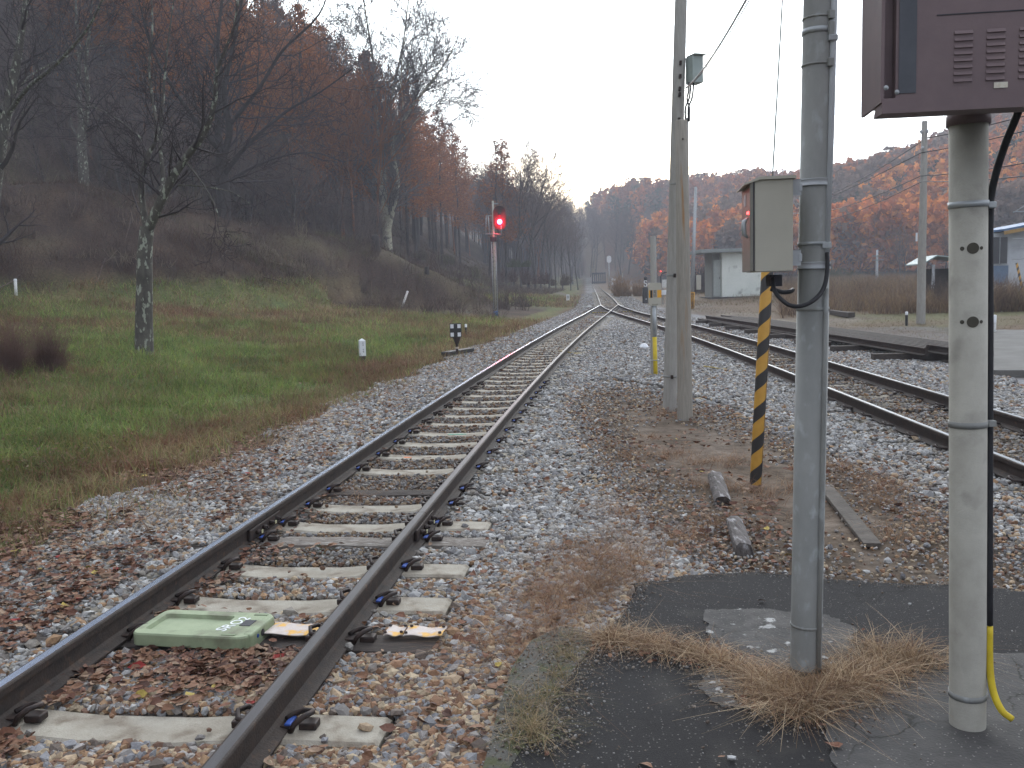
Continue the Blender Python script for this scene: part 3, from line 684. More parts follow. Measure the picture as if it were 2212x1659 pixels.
# -------- ballast stones
def ballast():
    x, y = polar_pts(330000, 2.3, 34, -36, 38, 1.0)
    sA, sB = zones(x, y)
    n1 = fbm(x, y, 1.3, 41)
    keep = (sA > -2.3 + (n1 - .5) * 1.3) & (sB < 3.05 + (n1 - .5) * 1.4) & ~in_poly(x, y, ASPH) & ~in_poly(x, y, KERB)
    for c in (sA, sB):
        for g in (-G2, G2): keep &= np.abs(c - g) > .055
    soil = np.clip(1.25 - np.hypot((x - 1.95 + .06 * (y - 8)) / 1.15, (y - 8.5) / 6.5), 0, 1) * 2 * (sA > 1.1)
    keep &= rng.random(len(x)) > soil * .55
    onS = on_sleeper(x, y, .026); near = np.where(np.abs(sA) < 1.2, sA, sB)
    pc = np.where(np.abs(sA) < 1.2, np.where((near > .66) & (y > 6.8), .45, np.where((near > .66), .004, np.where(near < -.66, np.clip((y - 3) / 6, .1, .8), np.where(np.abs(sA) < .56, .003, .03)))), np.where(np.abs(near) > .6, .95, np.clip(fbm(x, y, 2.5, 44) * 2.6 - .5, .1, .9)))
    keep &= ~(onS & (rng.random(len(x)) > pc)); lift = onS & keep
    x, y, sA, sB, soil, lift = [q[keep] for q in (x, y, sA, sB, soil, lift)]
    r = np.hypot(x, y)
    size = rng.uniform(.016, .036, len(x)) * (1 + np.clip((r - 8) / 14, 0, 1.0)); size = np.minimum(size, .05)
    ing = (np.abs(sA) < .56) | (np.abs(sB) < .56)
    size = np.where(ing & (r > 5.5), size * .72, size); size = np.where(soil > .5, size * .62, size)
    big = rng.random(len(x)) < .07; size = np.where(big & (r < 14), size * rng.uniform(1.2, 1.75, len(x)), size); sm_ = rng.random(len(x)) < .2; size = np.where(sm_ & (r < 8), size * .6, size)
    hump = np.clip(.10 - .05 * np.abs((sA - 2.6)), 0, .1) * (sA > 1.0) * (r > 9) * (soil < .2)
    z = H(x, y) + .012 + rng.uniform(0, .022, len(x)) + hump * .5
    z = np.where(np.abs(sA) < .55, z - .004, z); z = np.where(lift, np.maximum(z, ZS + size * .25), z)
    tanw = np.clip(1.35 - (r - 2.8) / 2.6, .0, 1) * np.clip((sA + 1.3) * 2, 0, 1)
    tanw = np.maximum(tanw, np.where(ing, .62, .0)); tanw = np.maximum(tanw, np.clip(soil, 0, .75)); tanw = np.maximum(tanw, .09 + .35 * np.clip(fbm(x, y, 2.2, 47) * 2 - .9, 0, 1))
    tanw = np.where((sA < -.7), .3, tanw)
    T = rng.random(len(x)) < tanw
    col = np.where(T[:, None], TAN[rng.integers(0, len(TAN), len(x))], GREY[rng.integers(0, len(GREY), len(x))]) * rng.uniform(.75, 1.15, (len(x), 1))
    col = np.where((ing & (r > 5.5))[:, None], col * .68 + np.array([.015, .01, .006]), col)
    scatter_rocks('ballast', np.stack([x, y, z], 1), size, col * .98, 'grey and rust crushed stone ballast filling both tracks')
ballast()
def gravel_far():
    x, y = polar_pts(90000, 34, 110, -6, 30)
    x = x; sA = x - xs(cAC, y); sB = x - np.where(y < 60, xs(cB, np.minimum(y, 60)), xs(cC, y))
    keep = (sA > -2.2) & (sB < 2.6)
    for c in (sA, sB):
        for g in (-G2, G2): keep &= np.abs(c - g) > .08
    keep &= ~on_sleeper(x, y, 0) | (rng.random(len(x)) < .03)
    x, y = x[keep], y[keep]; sA, sB = sA[keep], sB[keep]
    ing = (np.abs(sA) < .56) | (np.abs(sB) < .56)
    col = np.where((rng.random(len(x)) < np.where(ing, .7, .1))[:, None], TAN[rng.integers(0, len(TAN), len(x))] * .7, GREY[rng.integers(0, len(GREY), len(x))])
    scatter_rocks('far_ballast', np.stack([x, y, H(x, y) + .02], 1), rng.uniform(.035, .075, len(x)), col, 'pale grey ballast around the turnout and beyond')
gravel_far()
# -------- fallen leaves
def leaves():
    def region(n, r0, r1, a0, a1, prob):
        x, y = polar_pts(n, r0, r1, a0, a1); k = rng.random(n) < prob(x, y); return x[k], y[k]
    def pr(x, y):
        sA, sB = zones(x, y); n1 = fbm(x, y, .8, 51); r = np.hypot(x, y)
        p = np.zeros(len(x))
        p = np.where((sA < -1.0) & (sA > -4.5), .5 * (n1 > .44) * np.clip(1.25 - r / 14, .04, 1), p)
        p = np.where((np.abs(sA) < .56), .15 * (n1 > .5) * np.clip(1.3 - r / 12, .1, 1) * (y > 3.9) + .75 * np.exp(-((x + 1.35) ** 2 + ((y - 4.08) * 1.3) ** 2) * 6), p)
        p = np.where((np.abs(sA + .45) < .11), .35 * (n1 > .42), p)
        p = np.where((sA > .6) & (sA < 1.7), .02, p)
        soil = np.clip(1.25 - np.hypot((x - 1.95 + .06 * (y - 8)) / 1.15, (y - 8.5) / 6.5), 0, 1) * (sA > 1.1)
        p = np.maximum(p, soil * .16 * (n1 > .5))
        p = np.where(sA < -4.5, .14 * (n1 > .55), p)
        p = np.where(in_poly(x, y, ASPH), .0012, p)
        return p * ~(on_sleeper(x, y) & (rng.random(len(x)) < .93))
    x, y = region(160000, 2.3, 22, -36, 30, pr)
    n = len(x); s = rng.uniform(.014, .036, n)
    # a leaf: 2x3 curled grid
    u = np.array([[-1, 0], [-.35, -.55], [-.3, 0], [-.35, .55], [.45, -.5], [.4, 0], [.45, .5], [1.1, 0]])
    F0 = np.array([[0, 1, 2], [0, 2, 3], [1, 4, 5], [1, 5, 2], [2, 5, 6], [2, 6, 3], [4, 7, 5], [5, 7, 6]])
    V = np.zeros((n, 8, 3)); V[:, :, :2] = u[None] * (1 + rng.uniform(-.25, .25, (n, 8, 2)))
    V[:, :, 2] = rng.uniform(.1, .7, (n, 1)) * u[None, :, 1] ** 2 + rng.uniform(-.4, .5, (n, 1)) * u[None, :, 0] ** 2 + rng.uniform(-.1, .1, (n, 8))
    V *= s[:, None, None]
    a = rng.uniform(0, 2 * PI, n); tx = rng.normal(0, .45, n); ca, sa, ct, st = np.cos(a), np.sin(a), np.cos(tx), np.sin(tx)
    Y = V[:, :, 1] * ct[:, None] - V[:, :, 2] * st[:, None]; Z = V[:, :, 1] * st[:, None] + V[:, :, 2] * ct[:, None]
    X = V[:, :, 0] * ca[:, None] - Y * sa[:, None]; Y2 = V[:, :, 0] * sa[:, None] + Y * ca[:, None]
    z0 = np.where(in_poly(x, y, ASPH), ZA + .012, H(x, y) + .055)
    z0 = np.where(on_sleeper(x, y), ZS + .01, z0)
    V = np.stack([X + x[:, None], Y2 + y[:, None], Z + z0[:, None]], -1)
    pal = np.array([[.17, .08, .05], [.13, .062, .042], [.21, .115, .07], [.09, .048, .036], [.19, .10, .06], [.25, .17, .115]])
    c = pal[rng.integers(0, 6, n)]; red = rng.random(n) < .004; c[red] = (.26, .035, .03); yl = rng.random(n) < .007; c[yl] = (.36, .27, .07)
    Fa = (F0[None] + (np.arange(n) * 8)[:, None, None]).reshape(-1, 3)
    o = link('fallen_leaves', mesh_np('fallen_leaves', V.reshape(-1, 3), [Fa], M_LEAF, False, np.repeat(c, 8, 0)))
    tag(o, 'brown curled fallen leaves drifted along the rails', 'leaves', kind='stuff')
leaves()
def blades(name, x, y, z, h, w, col, bend, label, cat='grass', segs=3, lean=None, mtl=None):
    n = len(x); a = rng.uniform(0, 2 * PI, n) if lean is None else lean
    t = np.linspace(0, 1, segs + 1)
    bx = np.cos(a)[:, None] * bend[:, None] * h[:, None] * t[None] ** 2; by = np.sin(a)[:, None] * bend[:, None] * h[:, None] * t[None] ** 2
    cu = rng.normal(0, .16, n)[:, None] * h[:, None] * np.sin(t[None] * 3.2) * np.clip(bend, 0, 2)[:, None]; bx = bx - np.sin(a)[:, None] * cu; by = by + np.cos(a)[:, None] * cu
    bz = h[:, None] * (t[None] - .35 * np.clip(bend, 0, 2)[:, None] * t[None] ** 2)
    pa = rng.uniform(0, 2 * PI, n); wx = np.cos(pa)[:, None] * w[:, None] * (1 - t[None] * .85) / 2; wy = np.sin(pa)[:, None] * w[:, None] * (1 - t[None] * .85) / 2
    A = np.stack([x[:, None] + bx - wx, y[:, None] + by - wy, z[:, None] + bz], -1); B = np.stack([x[:, None] + bx + wx, y[:, None] + by + wy, z[:, None] + bz], -1)
    V = np.stack([A, B], 2).reshape(-1, 3); k = 2 * (segs + 1)
    F0 = np.array([[2 * i, 2 * i + 1, 2 * i + 3, 2 * i + 2] for i in range(segs)])
    F = (F0[None] + (np.arange(n) * k)[:, None, None]).reshape(-1, 4)
    o = link(name, mesh_np(name, V, [F], mtl or M_BLADE, False, np.repeat(col, k, 0))); tag(o, label, cat, kind='stuff'); return o
def grass():
    x, y = polar_pts(430000, 5, 95, -37, 6)
    sA, _ = zones(x, y); n1, n2 = fbm(x, y, 1.1, 21), fbm(x, y, 4.5, 22)
    d = -sA - 2.05 - (n1 - .5) * 1.4
    keep = (d > 0) & (rng.random(len(x)) < np.clip(d * .9, .12, 1)) & (H(x, y) < 2.0 + np.interp(y, cC[:, 1], cC[:, 2])) & (seg_dist(x, y, CREST)[0] > 10.0)
    keep &= rng.random(len(x)) < np.where(fbm(x, y, .7, 61) > .36, 1, .25)
    x, y, n1, n2, sA = [q[keep] for q in (x, y, n1, n2, sA)]
    r = np.hypot(x, y); n = len(x)
    dry = np.clip((n2 - .5) * 4, 0, 1) * .7 + np.clip(1.0 + (sA + 3.3), 0, 1) * .8 + np.clip((y - 27) / 16, 0, .35) + np.clip((n1 - .6) * 3, 0, .4)
    isd = rng.random(n) < np.clip(dry, .12, .92)
    g = np.array([[.125, .185, .05], [.095, .145, .04], [.19, .225, .06], [.16, .175, .065]])[rng.integers(0, 4, n)]
    s = np.array([[.24, .185, .10], [.19, .125, .07], [.14, .085, .05], [.17, .15, .07]])[rng.integers(0, 4, n)]
    col = np.where(isd[:, None], s, g) * rng.uniform(.7, 1.25, (n, 1)) * (.65 + 1.0 * np.clip(fbm(x, y, .9, 64), .2, .9))[:, None] * 1.05
    dk = fbm(x, y, 1.6, 66) > .60; col = np.where(dk[:, None], col * np.array([.85, .68, .75]), col)
    h = rng.uniform(.05, .17, n) * (1 + np.minimum(r, 50) / 40) * (.7 + n1 * .8); w = rng.uniform(.003, .006, n) * (1 + r / 7)
    blades('grass', x, y, H(x, y) - .01, h, w, col, rng.uniform(.1, 1.3, n), 'green and straw grass on the bank left of the near track')
grass()
def tuft_field(name, centres, n_each, hr, label, col=None, w=.0035, spread=.12, zf=None, bendr=(.4, 3.2), droop=1):
    X, Y, Hh, B = [], [], [], []
    for (cx, cy, sc) in centres:
        k = int(n_each * sc); a = rng.uniform(0, 2 * PI, k); q = np.abs(rng.normal(0, spread * sc, k))
        X.append(cx + q * np.cos(a)); Y.append(cy + q * np.sin(a)); Hh.append(rng.uniform(*hr, k) * sc); B.append(rng.uniform(*bendr, k))
    X, Y, Hh, B = map(np.concatenate, (X, Y, Hh, B)); n = len(X)
    pal = np.array(col or [[.40, .29, .18], [.26, .165, .10], [.58, .45, .30], [.18, .10, .065], [.40, .27, .16]])
    c = pal[rng.integers(0, len(pal), n)] * rng.uniform(.8, 1.15, (n, 1))
    z = H(X, Y) if zf is None else np.maximum(H(X, Y), np.where(in_poly(X, Y, ASPH) | in_poly(X, Y, KERB), ZA, -9))
    return blades(name, X, Y, z + .0, Hh, np.full(n, w) * rng.uniform(.6, 1.4, n), c, B, label, 'dry grass', 6)
def line_px(pts, k, jit=.04, z=ZA, sc=(.6, 1.2)):
    o = []
    for a, b in zip(pts[:-1], pts[1:]):
        for t in np.linspace(0, 1, k, endpoint=False):
            q = XY(a[0] + (b[0] - a[0]) * t, a[1] + (b[1] - a[1]) * t, z); o.append((q[0] + random.gauss(0, jit), q[1] + random.gauss(0, jit), random.uniform(*sc)))
    return o
seam = line_px([(1305, 1385), (1370, 1395), (1460, 1410), (1560, 1432), (1650, 1470), (1690, 1500)], 6, .02, sc=(.7, 1.1))
seam += line_px([(1660, 1500), (1700, 1520), (1750, 1520), (1800, 1500), (1850, 1480), (1930, 1440), (1990, 1430)], 5, .04, sc=(.9, 1.5))
tuft_field('dry_grass_tufts', seam, 95, (.05, .13), 'tangled straw-coloured grass along the asphalt seam and pole foot', spread=.045, zf=1, w=.0042)
ks = line_px([(1130, 1600), (1150, 1530), (1200, 1450), (1235, 1390), (1280, 1330)], 4, .03, sc=(.5, 1.1)) + line_px([(1160, 1600), (1130, 1570)], 3, .02, sc=(1., 1.2))
tuft_field('kerb_weeds', ks, 60, (.05, .13), 'wispy dry weeds and moss growing along the concrete kerb', col=[[.30, .22, .13], [.24, .19, .10], [.15, .15, .07], [.38, .29, .18]], spread=.05, zf=1, w=.003)
up = line_px([(1180, 1270), (1250, 1220), (1310, 1180), (1330, 1130), (1250, 1070)], 4, .08, -.18, (.7, 1.5)) + line_px([(1330, 1215), (1450, 1190), (1560, 1150), (1640, 1110)], 5, .12, -.18, (.5, 1.2))
up += line_px([(1120, 1430), (1160, 1370), (1230, 1300), (1290, 1250), (1340, 1200)], 8, .09, -.17, (.7, 1.5)) + line_px([(1180, 1340), (1250, 1280), (1330, 1260)], 8, .07, -.17, (.6, 1.2)) + line_px([(1400, 1080), (1380, 990), (1450, 900), (1560, 890)], 5, .3, -.18, (.5, 1.2))
up += line_px([(1460, 1000), (1560, 985), (1620, 1090), (1700, 1060)], 5, .2, -.18, (.6, 1.3)) + line_px([(1800, 1010), (1900, 1060), (1990, 1100), (1900, 1180)], 6, .2, -.18, (.5, 1.3)) + line_px([(800, 1080), (520, 1070), (600, 1130)], 3, .1, -.18, (.5, 1.))
tuft_field('weed_tufts', up, 90, (.07, .19), 'reddish dead weeds between platform end and wooden pole', col=[[.25, .14, .09], [.32, .20, .12], [.19, .10, .065], [.38, .27, .17]], spread=.12, w=.0035)
ed = line_px([(180, 1180), (300, 1110), (420, 1050), (540, 985), (640, 925), (760, 875), (930, 808), (1050, 752)], 9, .22, -.18, (.5, 1.3))
tuft_field('verge_straw', ed, 40, (.08, .2), 'bleached straw grass fringing the ballast on the left', spread=.18, w=.006)
gr = line_px([(1150, 1285), (1170, 1275)], 2, .03, -.18, (1, 1)) + line_px([(690, 1190), (350, 1190), (600, 1270)], 2, .05, -.18, (.8, 1.)) + line_px([(260, 1260), (470, 1160)], 2, .05, -.18, (.8, 1.)) + line_px([(1085, 1560), (1090, 1575)], 2, .02, -.18, (.6, .8))
tuft_field('green_weeds', gr, 34, (.04, .09), 'small green weeds sprouting beside the rail', col=[[.10, .17, .04], [.07, .13, .035]], spread=.05, w=.008)

# ------------------------------------------------------------------ near equipment
def V3(p): return Vector([float(a) for a in p])
def along(a, b, t): return V3(a) + (V3(b) - V3(a)) * t
# green transponder box with lettering, cover plates
bx = empty('transponder', (-1.545, 4.40, -.14), R(-11))
tag(bx, 'pale green resin box lettered SRQ2 between the rails', 'transponder')
def rrect(w, h, r, n=5, skip=()):
    o = []
    for i, (sx, sy) in enumerate(((1, 1), (-1, 1), (-1, -1), (1, -1))):
        for k in range(n + 1):
            a = PI / 2 * i + PI / 2 * k / n; rr_ = r
            o.append((sx * (w / 2 - rr_) + rr_ * math.cos(a), sy * (h / 2 - rr_) + rr_ * math.sin(a)))
    return o
mb = MB(); W_, H_ = .60, .33
outer = rrect(W_, H_, .045); inner = [(x * .86 - .065 if x < 0 else .06 + x * .10 - .0, y * .74) for x, y in rrect(.62, .31, .035)]
inner = [(max(-.26, min(.115, -.0725 + x * .1875 / .29)), y * .105 / .145) for x, y in rrect(.58, .29, .03)]
n = len(outer); V = [(x, y, 0) for x, y in outer] + [(x, y, .052) for x, y in outer] + [(x * .985, y * .97, .060) for x, y in outer] + [(x, y, .060) for x, y in inner] + [(x * .96 - .003, y * .93, .042) for x, y in inner]
F = [tuple(range(n))[::-1]]
for a in range(4):
    for k in range(n): F.append((a * n + k, a * n + (k + 1) % n, (a + 1) * n + (k + 1) % n, (a + 1) * n + k))
F.append(tuple(4 * n + k for k in range(n))); mb.add(V, F)
mb.build('case', M_GREEN, bx)
mb = MB(); mb.box((.285, 0, .02), (.05, .26, .085), bev=.012); mb.build('end_block', M_GREEN, bx)
for (x, y, w, h, m_) in ((.22, .02, .055, .075, M_BROWND), (.235, .135, .07, .018, M_GREEND), (.2, -.135, .07, .018, M_GREEND)):
    b_ = MB(); b_.box((x, y, .0612), (w, h, .0024)); b_.build('recess_shade', m_, bx)  # flat patches, no hollow: the recess shade is in their dark colour
b_ = MB(); b_.cyl((.3085, -.01, .03), (.3125, -.01, .03), .017); b_.build('socket', M_BLACK, bx)
b_ = MB(); b_.cyl((.3085, -.06, .032), (.3125, -.06, .032), .009); b_.build('plug', M_BLUE, bx)
b_ = MB(); b_.lathe([(0, .008), (.014, .006), (.02, 0)], 10, Matrix.Translation((-.11, .02, .031))); b_.build('knob', M_CLIP, bx)
text_mesh('SRQ2', .082, M_CLEANW, .0006, 'lettering', bx, Matrix.Translation((.155, .0, .0612)) @ Matrix.Rotation(R(74), 4, 'Z'))
for i in (-.2, .22):
    b_ = MB(); b_.box((i, 0, -.02), (.05, .2, .04), bev=.004); b_.build('foot', M_BROWND, bx)
def plate(name, c, w, d, rz, lb):
    mb = MB(); V, F = [], []; nx, ny = 10, 4
    r_ = random.Random(lb)
    for s_ in (0, 1):
        for i in range(nx + 1):
            for j in range(ny + 1):
                u, v = i / nx - .5, j / ny - .5
                V.append((u * w + (r_.uniform(-.004, .004) if i in (0, nx) else 0), v * d, .005 * math.sin(i * .75) + .004 + (0 if s_ else .004)))
    o2 = (nx + 1) * (ny + 1)
    for i in range(nx):
        for j in range(ny):
            a = i * (ny + 1) + j; F += [(a, a + 1, a + ny + 2, a + ny + 1), (o2 + a, o2 + a + ny + 1, o2 + a + ny + 2, o2 + a + 1)]
    mb.add(V, F, True)
    o = mb.build(name, M_PLATE, None, c, rz); tag(o, lb, 'cover plate', 'worn cover plates on the timber sleeper')
    for (x, y) in ((-w * .44, -d * .36), (w * .44, d * .36), (-w * .4, d * .38), (w * .42, -d * .3)):
        b_ = MB(); b_.lathe([(0, .008), (.007, .007), (.009, 0)], 8, Matrix.Translation((x, y, .014))); b_.build('nail', M_CLIP, o)
plate('cover_plate', (-1.115, 4.40, ZS + .022), .30, .15, R(-7), 'pinkish worn cover plate with orange paint beside the green box')
plate('cover_plate', (-.60, 4.335, ZS + .022), .09, .12, R(-7), 'small pink cover plate fragment just outside the right rail')
plate('cover_plate', (-.455, 4.315, ZS + .022), .19, .12, R(-7), 'larger pink cover plate at the timber sleeper end')

def band(r, h, m, name, parent, z0, M, n=28):
    mb = MB(); mb.lathe([(r, -h / 2), (r + .003, -h / 2), (r + .003, h / 2), (r, h / 2)], n, M @ Matrix.Translation((0, 0, z0))); return mb.build(name, m, parent)
def axis_frame(a, b):
    z = (V3(b) - V3(a)).normalized(); q = z.to_track_quat('Z', 'Y'); return Matrix.Translation(V3(a)) @ q.to_matrix().to_4x4(), (V3(b) - V3(a)).length
# -- steel pole
pa, pb = P(1740, 1465, z=ZA - .0), P(1769, 0, D=3.68)
MX, LN = axis_frame(pa, pb)
MX = MX @ Matrix.Rotation(0, 4, 'Z')
pole = empty('steel_pole'); tag(pole, 'galvanised grey steel pole carrying the beige cabinet, standing in dry grass', 'pole')
def on_pole(y, x=1755):       # height along the pole seen at picture row y
    best = min(np.linspace(0, 6, 1201), key=lambda s: abs(proj((MX @ Vector((0, 0, s))))[1] - y)); return float(best)
def proj(p):
    v = np.array([p[0], p[1], p[2] - EYE]); d = v @ FW; return 1106 + FD * (v @ RT) / d, 829.5 - FD * (v @ UP) / d
mb = MB(); mb.lathe([(0.062, -.05), (.062, on_pole(668)), (.0595, on_pole(667)), (.0575, on_pole(0)), (.052, 5.6), (.0, 5.62)], 32, MX); mb.build('shaft', M_GALV, pole)
mb = MB(); mb.lathe([(.064, 0), (.075, 0), (.066, .04), (.0625, .05)], 32, MX); mb.build('base_collar', M_CONC, pole)
for y, hh in ((40, .006), (69, .02), (143, .008), (527, .012), (668, .014), (1348, .01)):
    s_ = on_pole(y); r_ = float(np.interp(s_, [0, on_pole(667), on_pole(0)], [.062, .06, .0575]))
    bb = band(r_ + .0005, hh, M_GALVL if y in (69, 527) else M_GALV, 'band', pole, s_, MX)
    if y < 200:
        q = MB(); q.box((-r_ - .008, -.01, s_), (.014, .022, .03 if y != 69 else .05), bev=.002, M=MX); q.build('band_clamp', M_GALV, bb)
    else:
        q = MB(); q.box((r_ * .75, -r_ * .75, s_), (.03, .01, .03), bev=.002, M=MX); q.build('band_clamp', M_GALVL, bb)
# thin earth pipe on its left flank
mb = MB(); mb.tube([MX @ Vector((-.066, -.012, s_)) for s_ in (.0, .6, 1.2, on_pole(622))], .010, 10); mb.build('earth_pipe', M_GALV, pole)
cd = [P(1803, -30, D=3.63), P(1795, 280, D=3.63), P(1785, 546, D=3.63)]
top_c = V3(cd[0]) + (V3(cd[0]) - V3(cd[2])) * 1.6
mb = MB(); mb.tube([top_c] + cd, .0125, 14); mb.build('conduit', M_PIPE, pole)
for y in (80, 530):
    c = along(cd[0], cd[2], (y + 30) / 576); mb = MB(); mb.box(c + Vector((-.004, -.004, 0)), (.036, .03, .022), bev=.003); mb.build('conduit_clamp', M_GALVL, pole)
lo = [P(1787, 546, D=3.62), P(1787, 585, D=3.60), P(1780, 620, D=3.58), P(1762, 645, D=3.55), P(1735, 660, D=3.53), P(1708, 660, D=3.53), P(1686, 645, D=3.55), P(1672, 625, D=3.58), P(1668, 600, D=3.62)]
mb = MB(); mb.tube(spline([V3(p) for p in lo], 6), .0085, 10); o = mb.build('looped_cable', M_RUBBER); tag(o, 'black flexible cable looping under the beige cabinet', 'cable')
mb = MB(); mb.tube(spline([V3(p) for p in [P(1665, 624, D=3.6), P(1690, 631, D=3.6), P(1706, 630, D=3.6), P(1712, 626, D=3.64)]], 4), .009, 8); o = mb.build('short_cable', M_RUBBER); tag(o, 'short straight black cable from the cabinet to the steel pole', 'cable')
# -- cabinet
cabi = empty('control_cabinet', tuple(P(1620, 588, D=3.55)), R(-8.6)); tag(cabi, 'beige steel cabinet with red indicator clamped to the steel pole', 'cabinet')
zt = float(P(1620, 390, D=3.55)[2] - P(1620, 588, D=3.55)[2])
mb = MB(); mb.box((.088, .15, zt / 2), (.142, .30, zt), bev=.003); mb.build('body', M_BEIGE, cabi)
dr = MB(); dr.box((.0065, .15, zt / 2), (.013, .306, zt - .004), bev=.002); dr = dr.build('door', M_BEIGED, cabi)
b_ = MB(); b_.box((.0145, -.0015, zt / 2), (.004, .004, zt - .01)); b_.build('door_seal', M_BROWND, cabi)
b_ = MB(); V = [(-.022, -.012, zt - .012), (.035, -.012, zt + .012), (.168, -.012, zt + .012), (.168, -.012, zt + .001), (.036, -.012, zt + .001), (-.022, -.012, zt - .017)]
V = V + [(x, .315, z) for x, y, z in V]
b_.add(V, [(0, 1, 2, 3, 4, 5), (11, 10, 9, 8, 7, 6)] + [(i, (i + 1) % 6, 6 + (i + 1) % 6, 6 + i) for i in range(6)]); b_.build('roof', M_BEIGE, cabi)
b_ = MB(); b_.tube([(-.004, .03, zt * .38), (-.018, .03, zt * .42), (-.02, .03, zt * .5), (-.018, .03, zt * .56), (-.004, .03, zt * .6)], [.004, .009, .010, .009, .004], 12); b_.build('handle', M_GALVL, dr)
b_ = MB(); b_.box((-.0012, .17, zt * .82), (.002, .07, .045)); b_.build('name_plate', M_PIPE, dr)
b_ = MB(); b_.lathe([(0, .008), (.004, .006), (.006, 0)], 12, Matrix.Translation((-.001, .035, zt * .655)) @ Matrix.Rotation(-PI / 2, 4, 'Y')); b_.build('indicator_lamp', M_LED, cabi)
for zz in (.05, zt - .03):
    b_ = MB(); b_.box((.175, .03, zz), (.034, .004, .06)); b_.box((.175, .045, zz + .028), (.034, .034, .004)); b_.box((.19, .03, zz), (.012, .01, .03), bev=.002); b_.build('bracket', M_PIPE, cabi)
for y in (395, 573):
    s_ = on_pole(y); st = MB()
    st.lathe([(.061, -.013), (.0645, -.013), (.0645, -.010), (.0625, -.009), (.0625, .009), (.0645, .010), (.0645, .013), (.061, .013)], 28, MX @ Matrix.Translation((0, 0, s_)))
    o = st.build('clamp_strap', M_PIPE, pole)
    for k in range(7):
        a = R(-150 + k * 20); q = MB(); q.box((.0636 * math.cos(a), .0636 * math.sin(a), s_), (.0016, .010, .008), rot=Matrix.Rotation(a, 3, 'Z'), M=MX); q.build('strap_slot', M_BROWND, o)
mb = MB(); mb.box(P(1672, 606, D=3.66), (.05, .06, .045), bev=.004); mb.build('cable_gland', M_BROWND, cabi); COL.objects['cable_gland'].matrix_parent_inverse = (Matrix.Translation(cabi.location) @ Matrix.Rotation(R(-8.6), 4, 'Z')).inverted()

# -- guy wire with striped guard
ga, gb = V3(P(1632, 1046, z=-.17)), V3(P(1690, 0, D=7.35))
gd = (gb - ga).normalized(); guy = empty('guy_wire'); tag(guy, 'steel guy wire in a yellow and black striped guard beside the steel pole', 'guy wire')
mb = MB(); mb.tube([ga, ga + gd * 7.5], .006, 8); mb.build('wire', M_GALV, guy)
m, t, b = _new('striped_guard'); Ln = t.links.new; N = t.nodes.new
tcg = N('ShaderNodeTexCoord'); sx = N('ShaderNodeSeparateXYZ'); Ln(tcg.outputs['Object'], sx.inputs[0])
at = N('ShaderNodeMath'); at.operation = 'ARCTAN2'; Ln(sx.outputs['Y'], at.inputs[0]); Ln(sx.outputs['X'], at.inputs[1])
m1 = N('ShaderNodeMath'); m1.operation = 'MULTIPLY_ADD'; m1.inputs[1].default_value = -.159155; Ln(at.outputs[0], m1.inputs[0])
m2 = N('ShaderNodeMath'); m2.operation = 'MULTIPLY'; m2.inputs[1].default_value = 1 / .262; Ln(sx.outputs['Z'], m2.inputs[0]); Ln(m2.outputs[0], m1.inputs[2])
fr_ = N('ShaderNodeMath'); fr_.operation = 'FRACT'; Ln(m1.outputs[0], fr_.inputs[0])
gt = N('ShaderNodeMath'); gt.operation = 'GREATER_THAN'; gt.inputs[1].default_value = .54; Ln(fr_.outputs[0], gt.inputs[0])
nzg = N('ShaderNodeTexNoise'); nzg.inputs['Scale'].default_value = 14; nzg.inputs['Detail'].default_value = 6; Ln(tcg.outputs['Object'], nzg.inputs['Vector'])
yx = N('ShaderNodeMix'); yx.data_type = 'RGBA'; yx.inputs['A'].default_value = (.62, .34, .05, 1); yx.inputs['B'].default_value = (.42, .22, .035, 1); Ln(nzg.outputs['Fac'], yx.inputs['Factor'])
mx2 = N('ShaderNodeMix'); mx2.data_type = 'RGBA'; mx2.inputs['B'].default_value = (.03, .028, .027, 1); Ln(yx.outputs['Result'], mx2.inputs['A']); Ln(gt.outputs[0], mx2.inputs['Factor']); Ln(mx2.outputs['Result'], b.inputs['Base Color']); b.inputs['Roughness'].default_value = .6
M_STRIPE = m
GL = (V3(P(1657, 585, D=7.46)) - ga).length
me = MB().lathe([(.045, 0), (.0475, .01), (.0475, GL), (.04, GL + .01), (0, GL + .012)], 28).mesh('guard', M_STRIPE)
o = link('guard', me, guy); o.matrix_world = Matrix.Translation(ga) @ gd.to_track_quat('Z', 'Y').to_matrix().to_4x4()
sm = MB(); sm.box((0, -.0482, GL / 2), (.004, .002, GL - .02)); so_ = sm.build('guard_seam', M_BROWND, guy); so_.matrix_world = o.matrix_world

# -- concrete post with display housing
qa, qb = V3(P(2090, 1567, z=ZA)), V3(P(2092, 240, D=3.22))
PX, PL = axis_frame(qa, qb)
cpst = empty('concrete_post'); tag(cpst, 'pale round concrete post with bolt holes at the right edge', 'post')
mb = MB(); mb.lathe([(.0615, -.05), (.0615, PL + .1), (0, PL + .1)], 40, PX); mb.build('shaft', M_CONCP, cpst)
def post_s(y): return float(min(np.linspace(0, 3, 901), key=lambda s: abs(proj(PX @ Vector((0, 0, s)))[1] - y)))
view = (Vector((0, 0, 0)) - Vector((qa.x, qa.y, 0))).normalized()
va = math.atan2(view.y, view.x)
for y in (538, 693):
    s_ = post_s(y)
    for da, rr_ in ((.25, .019), (-.30, .007), (.72, .006)):
        a = va + da; nrm = Vector((math.cos(a), math.sin(a), 0)); c = PX @ Vector((0, 0, s_)) + nrm * .0612
        mb = MB(); mb.cyl(c - nrm * .004, c + nrm * .0012, rr_, n=20); mb.build('bolt_hole_shade', mat('hole_shade_%d_%s' % (y, da), (.085, .078, .062), (.06, .055, .045), .9), cpst)  # solid discs; the darkness inside each hole is painted on
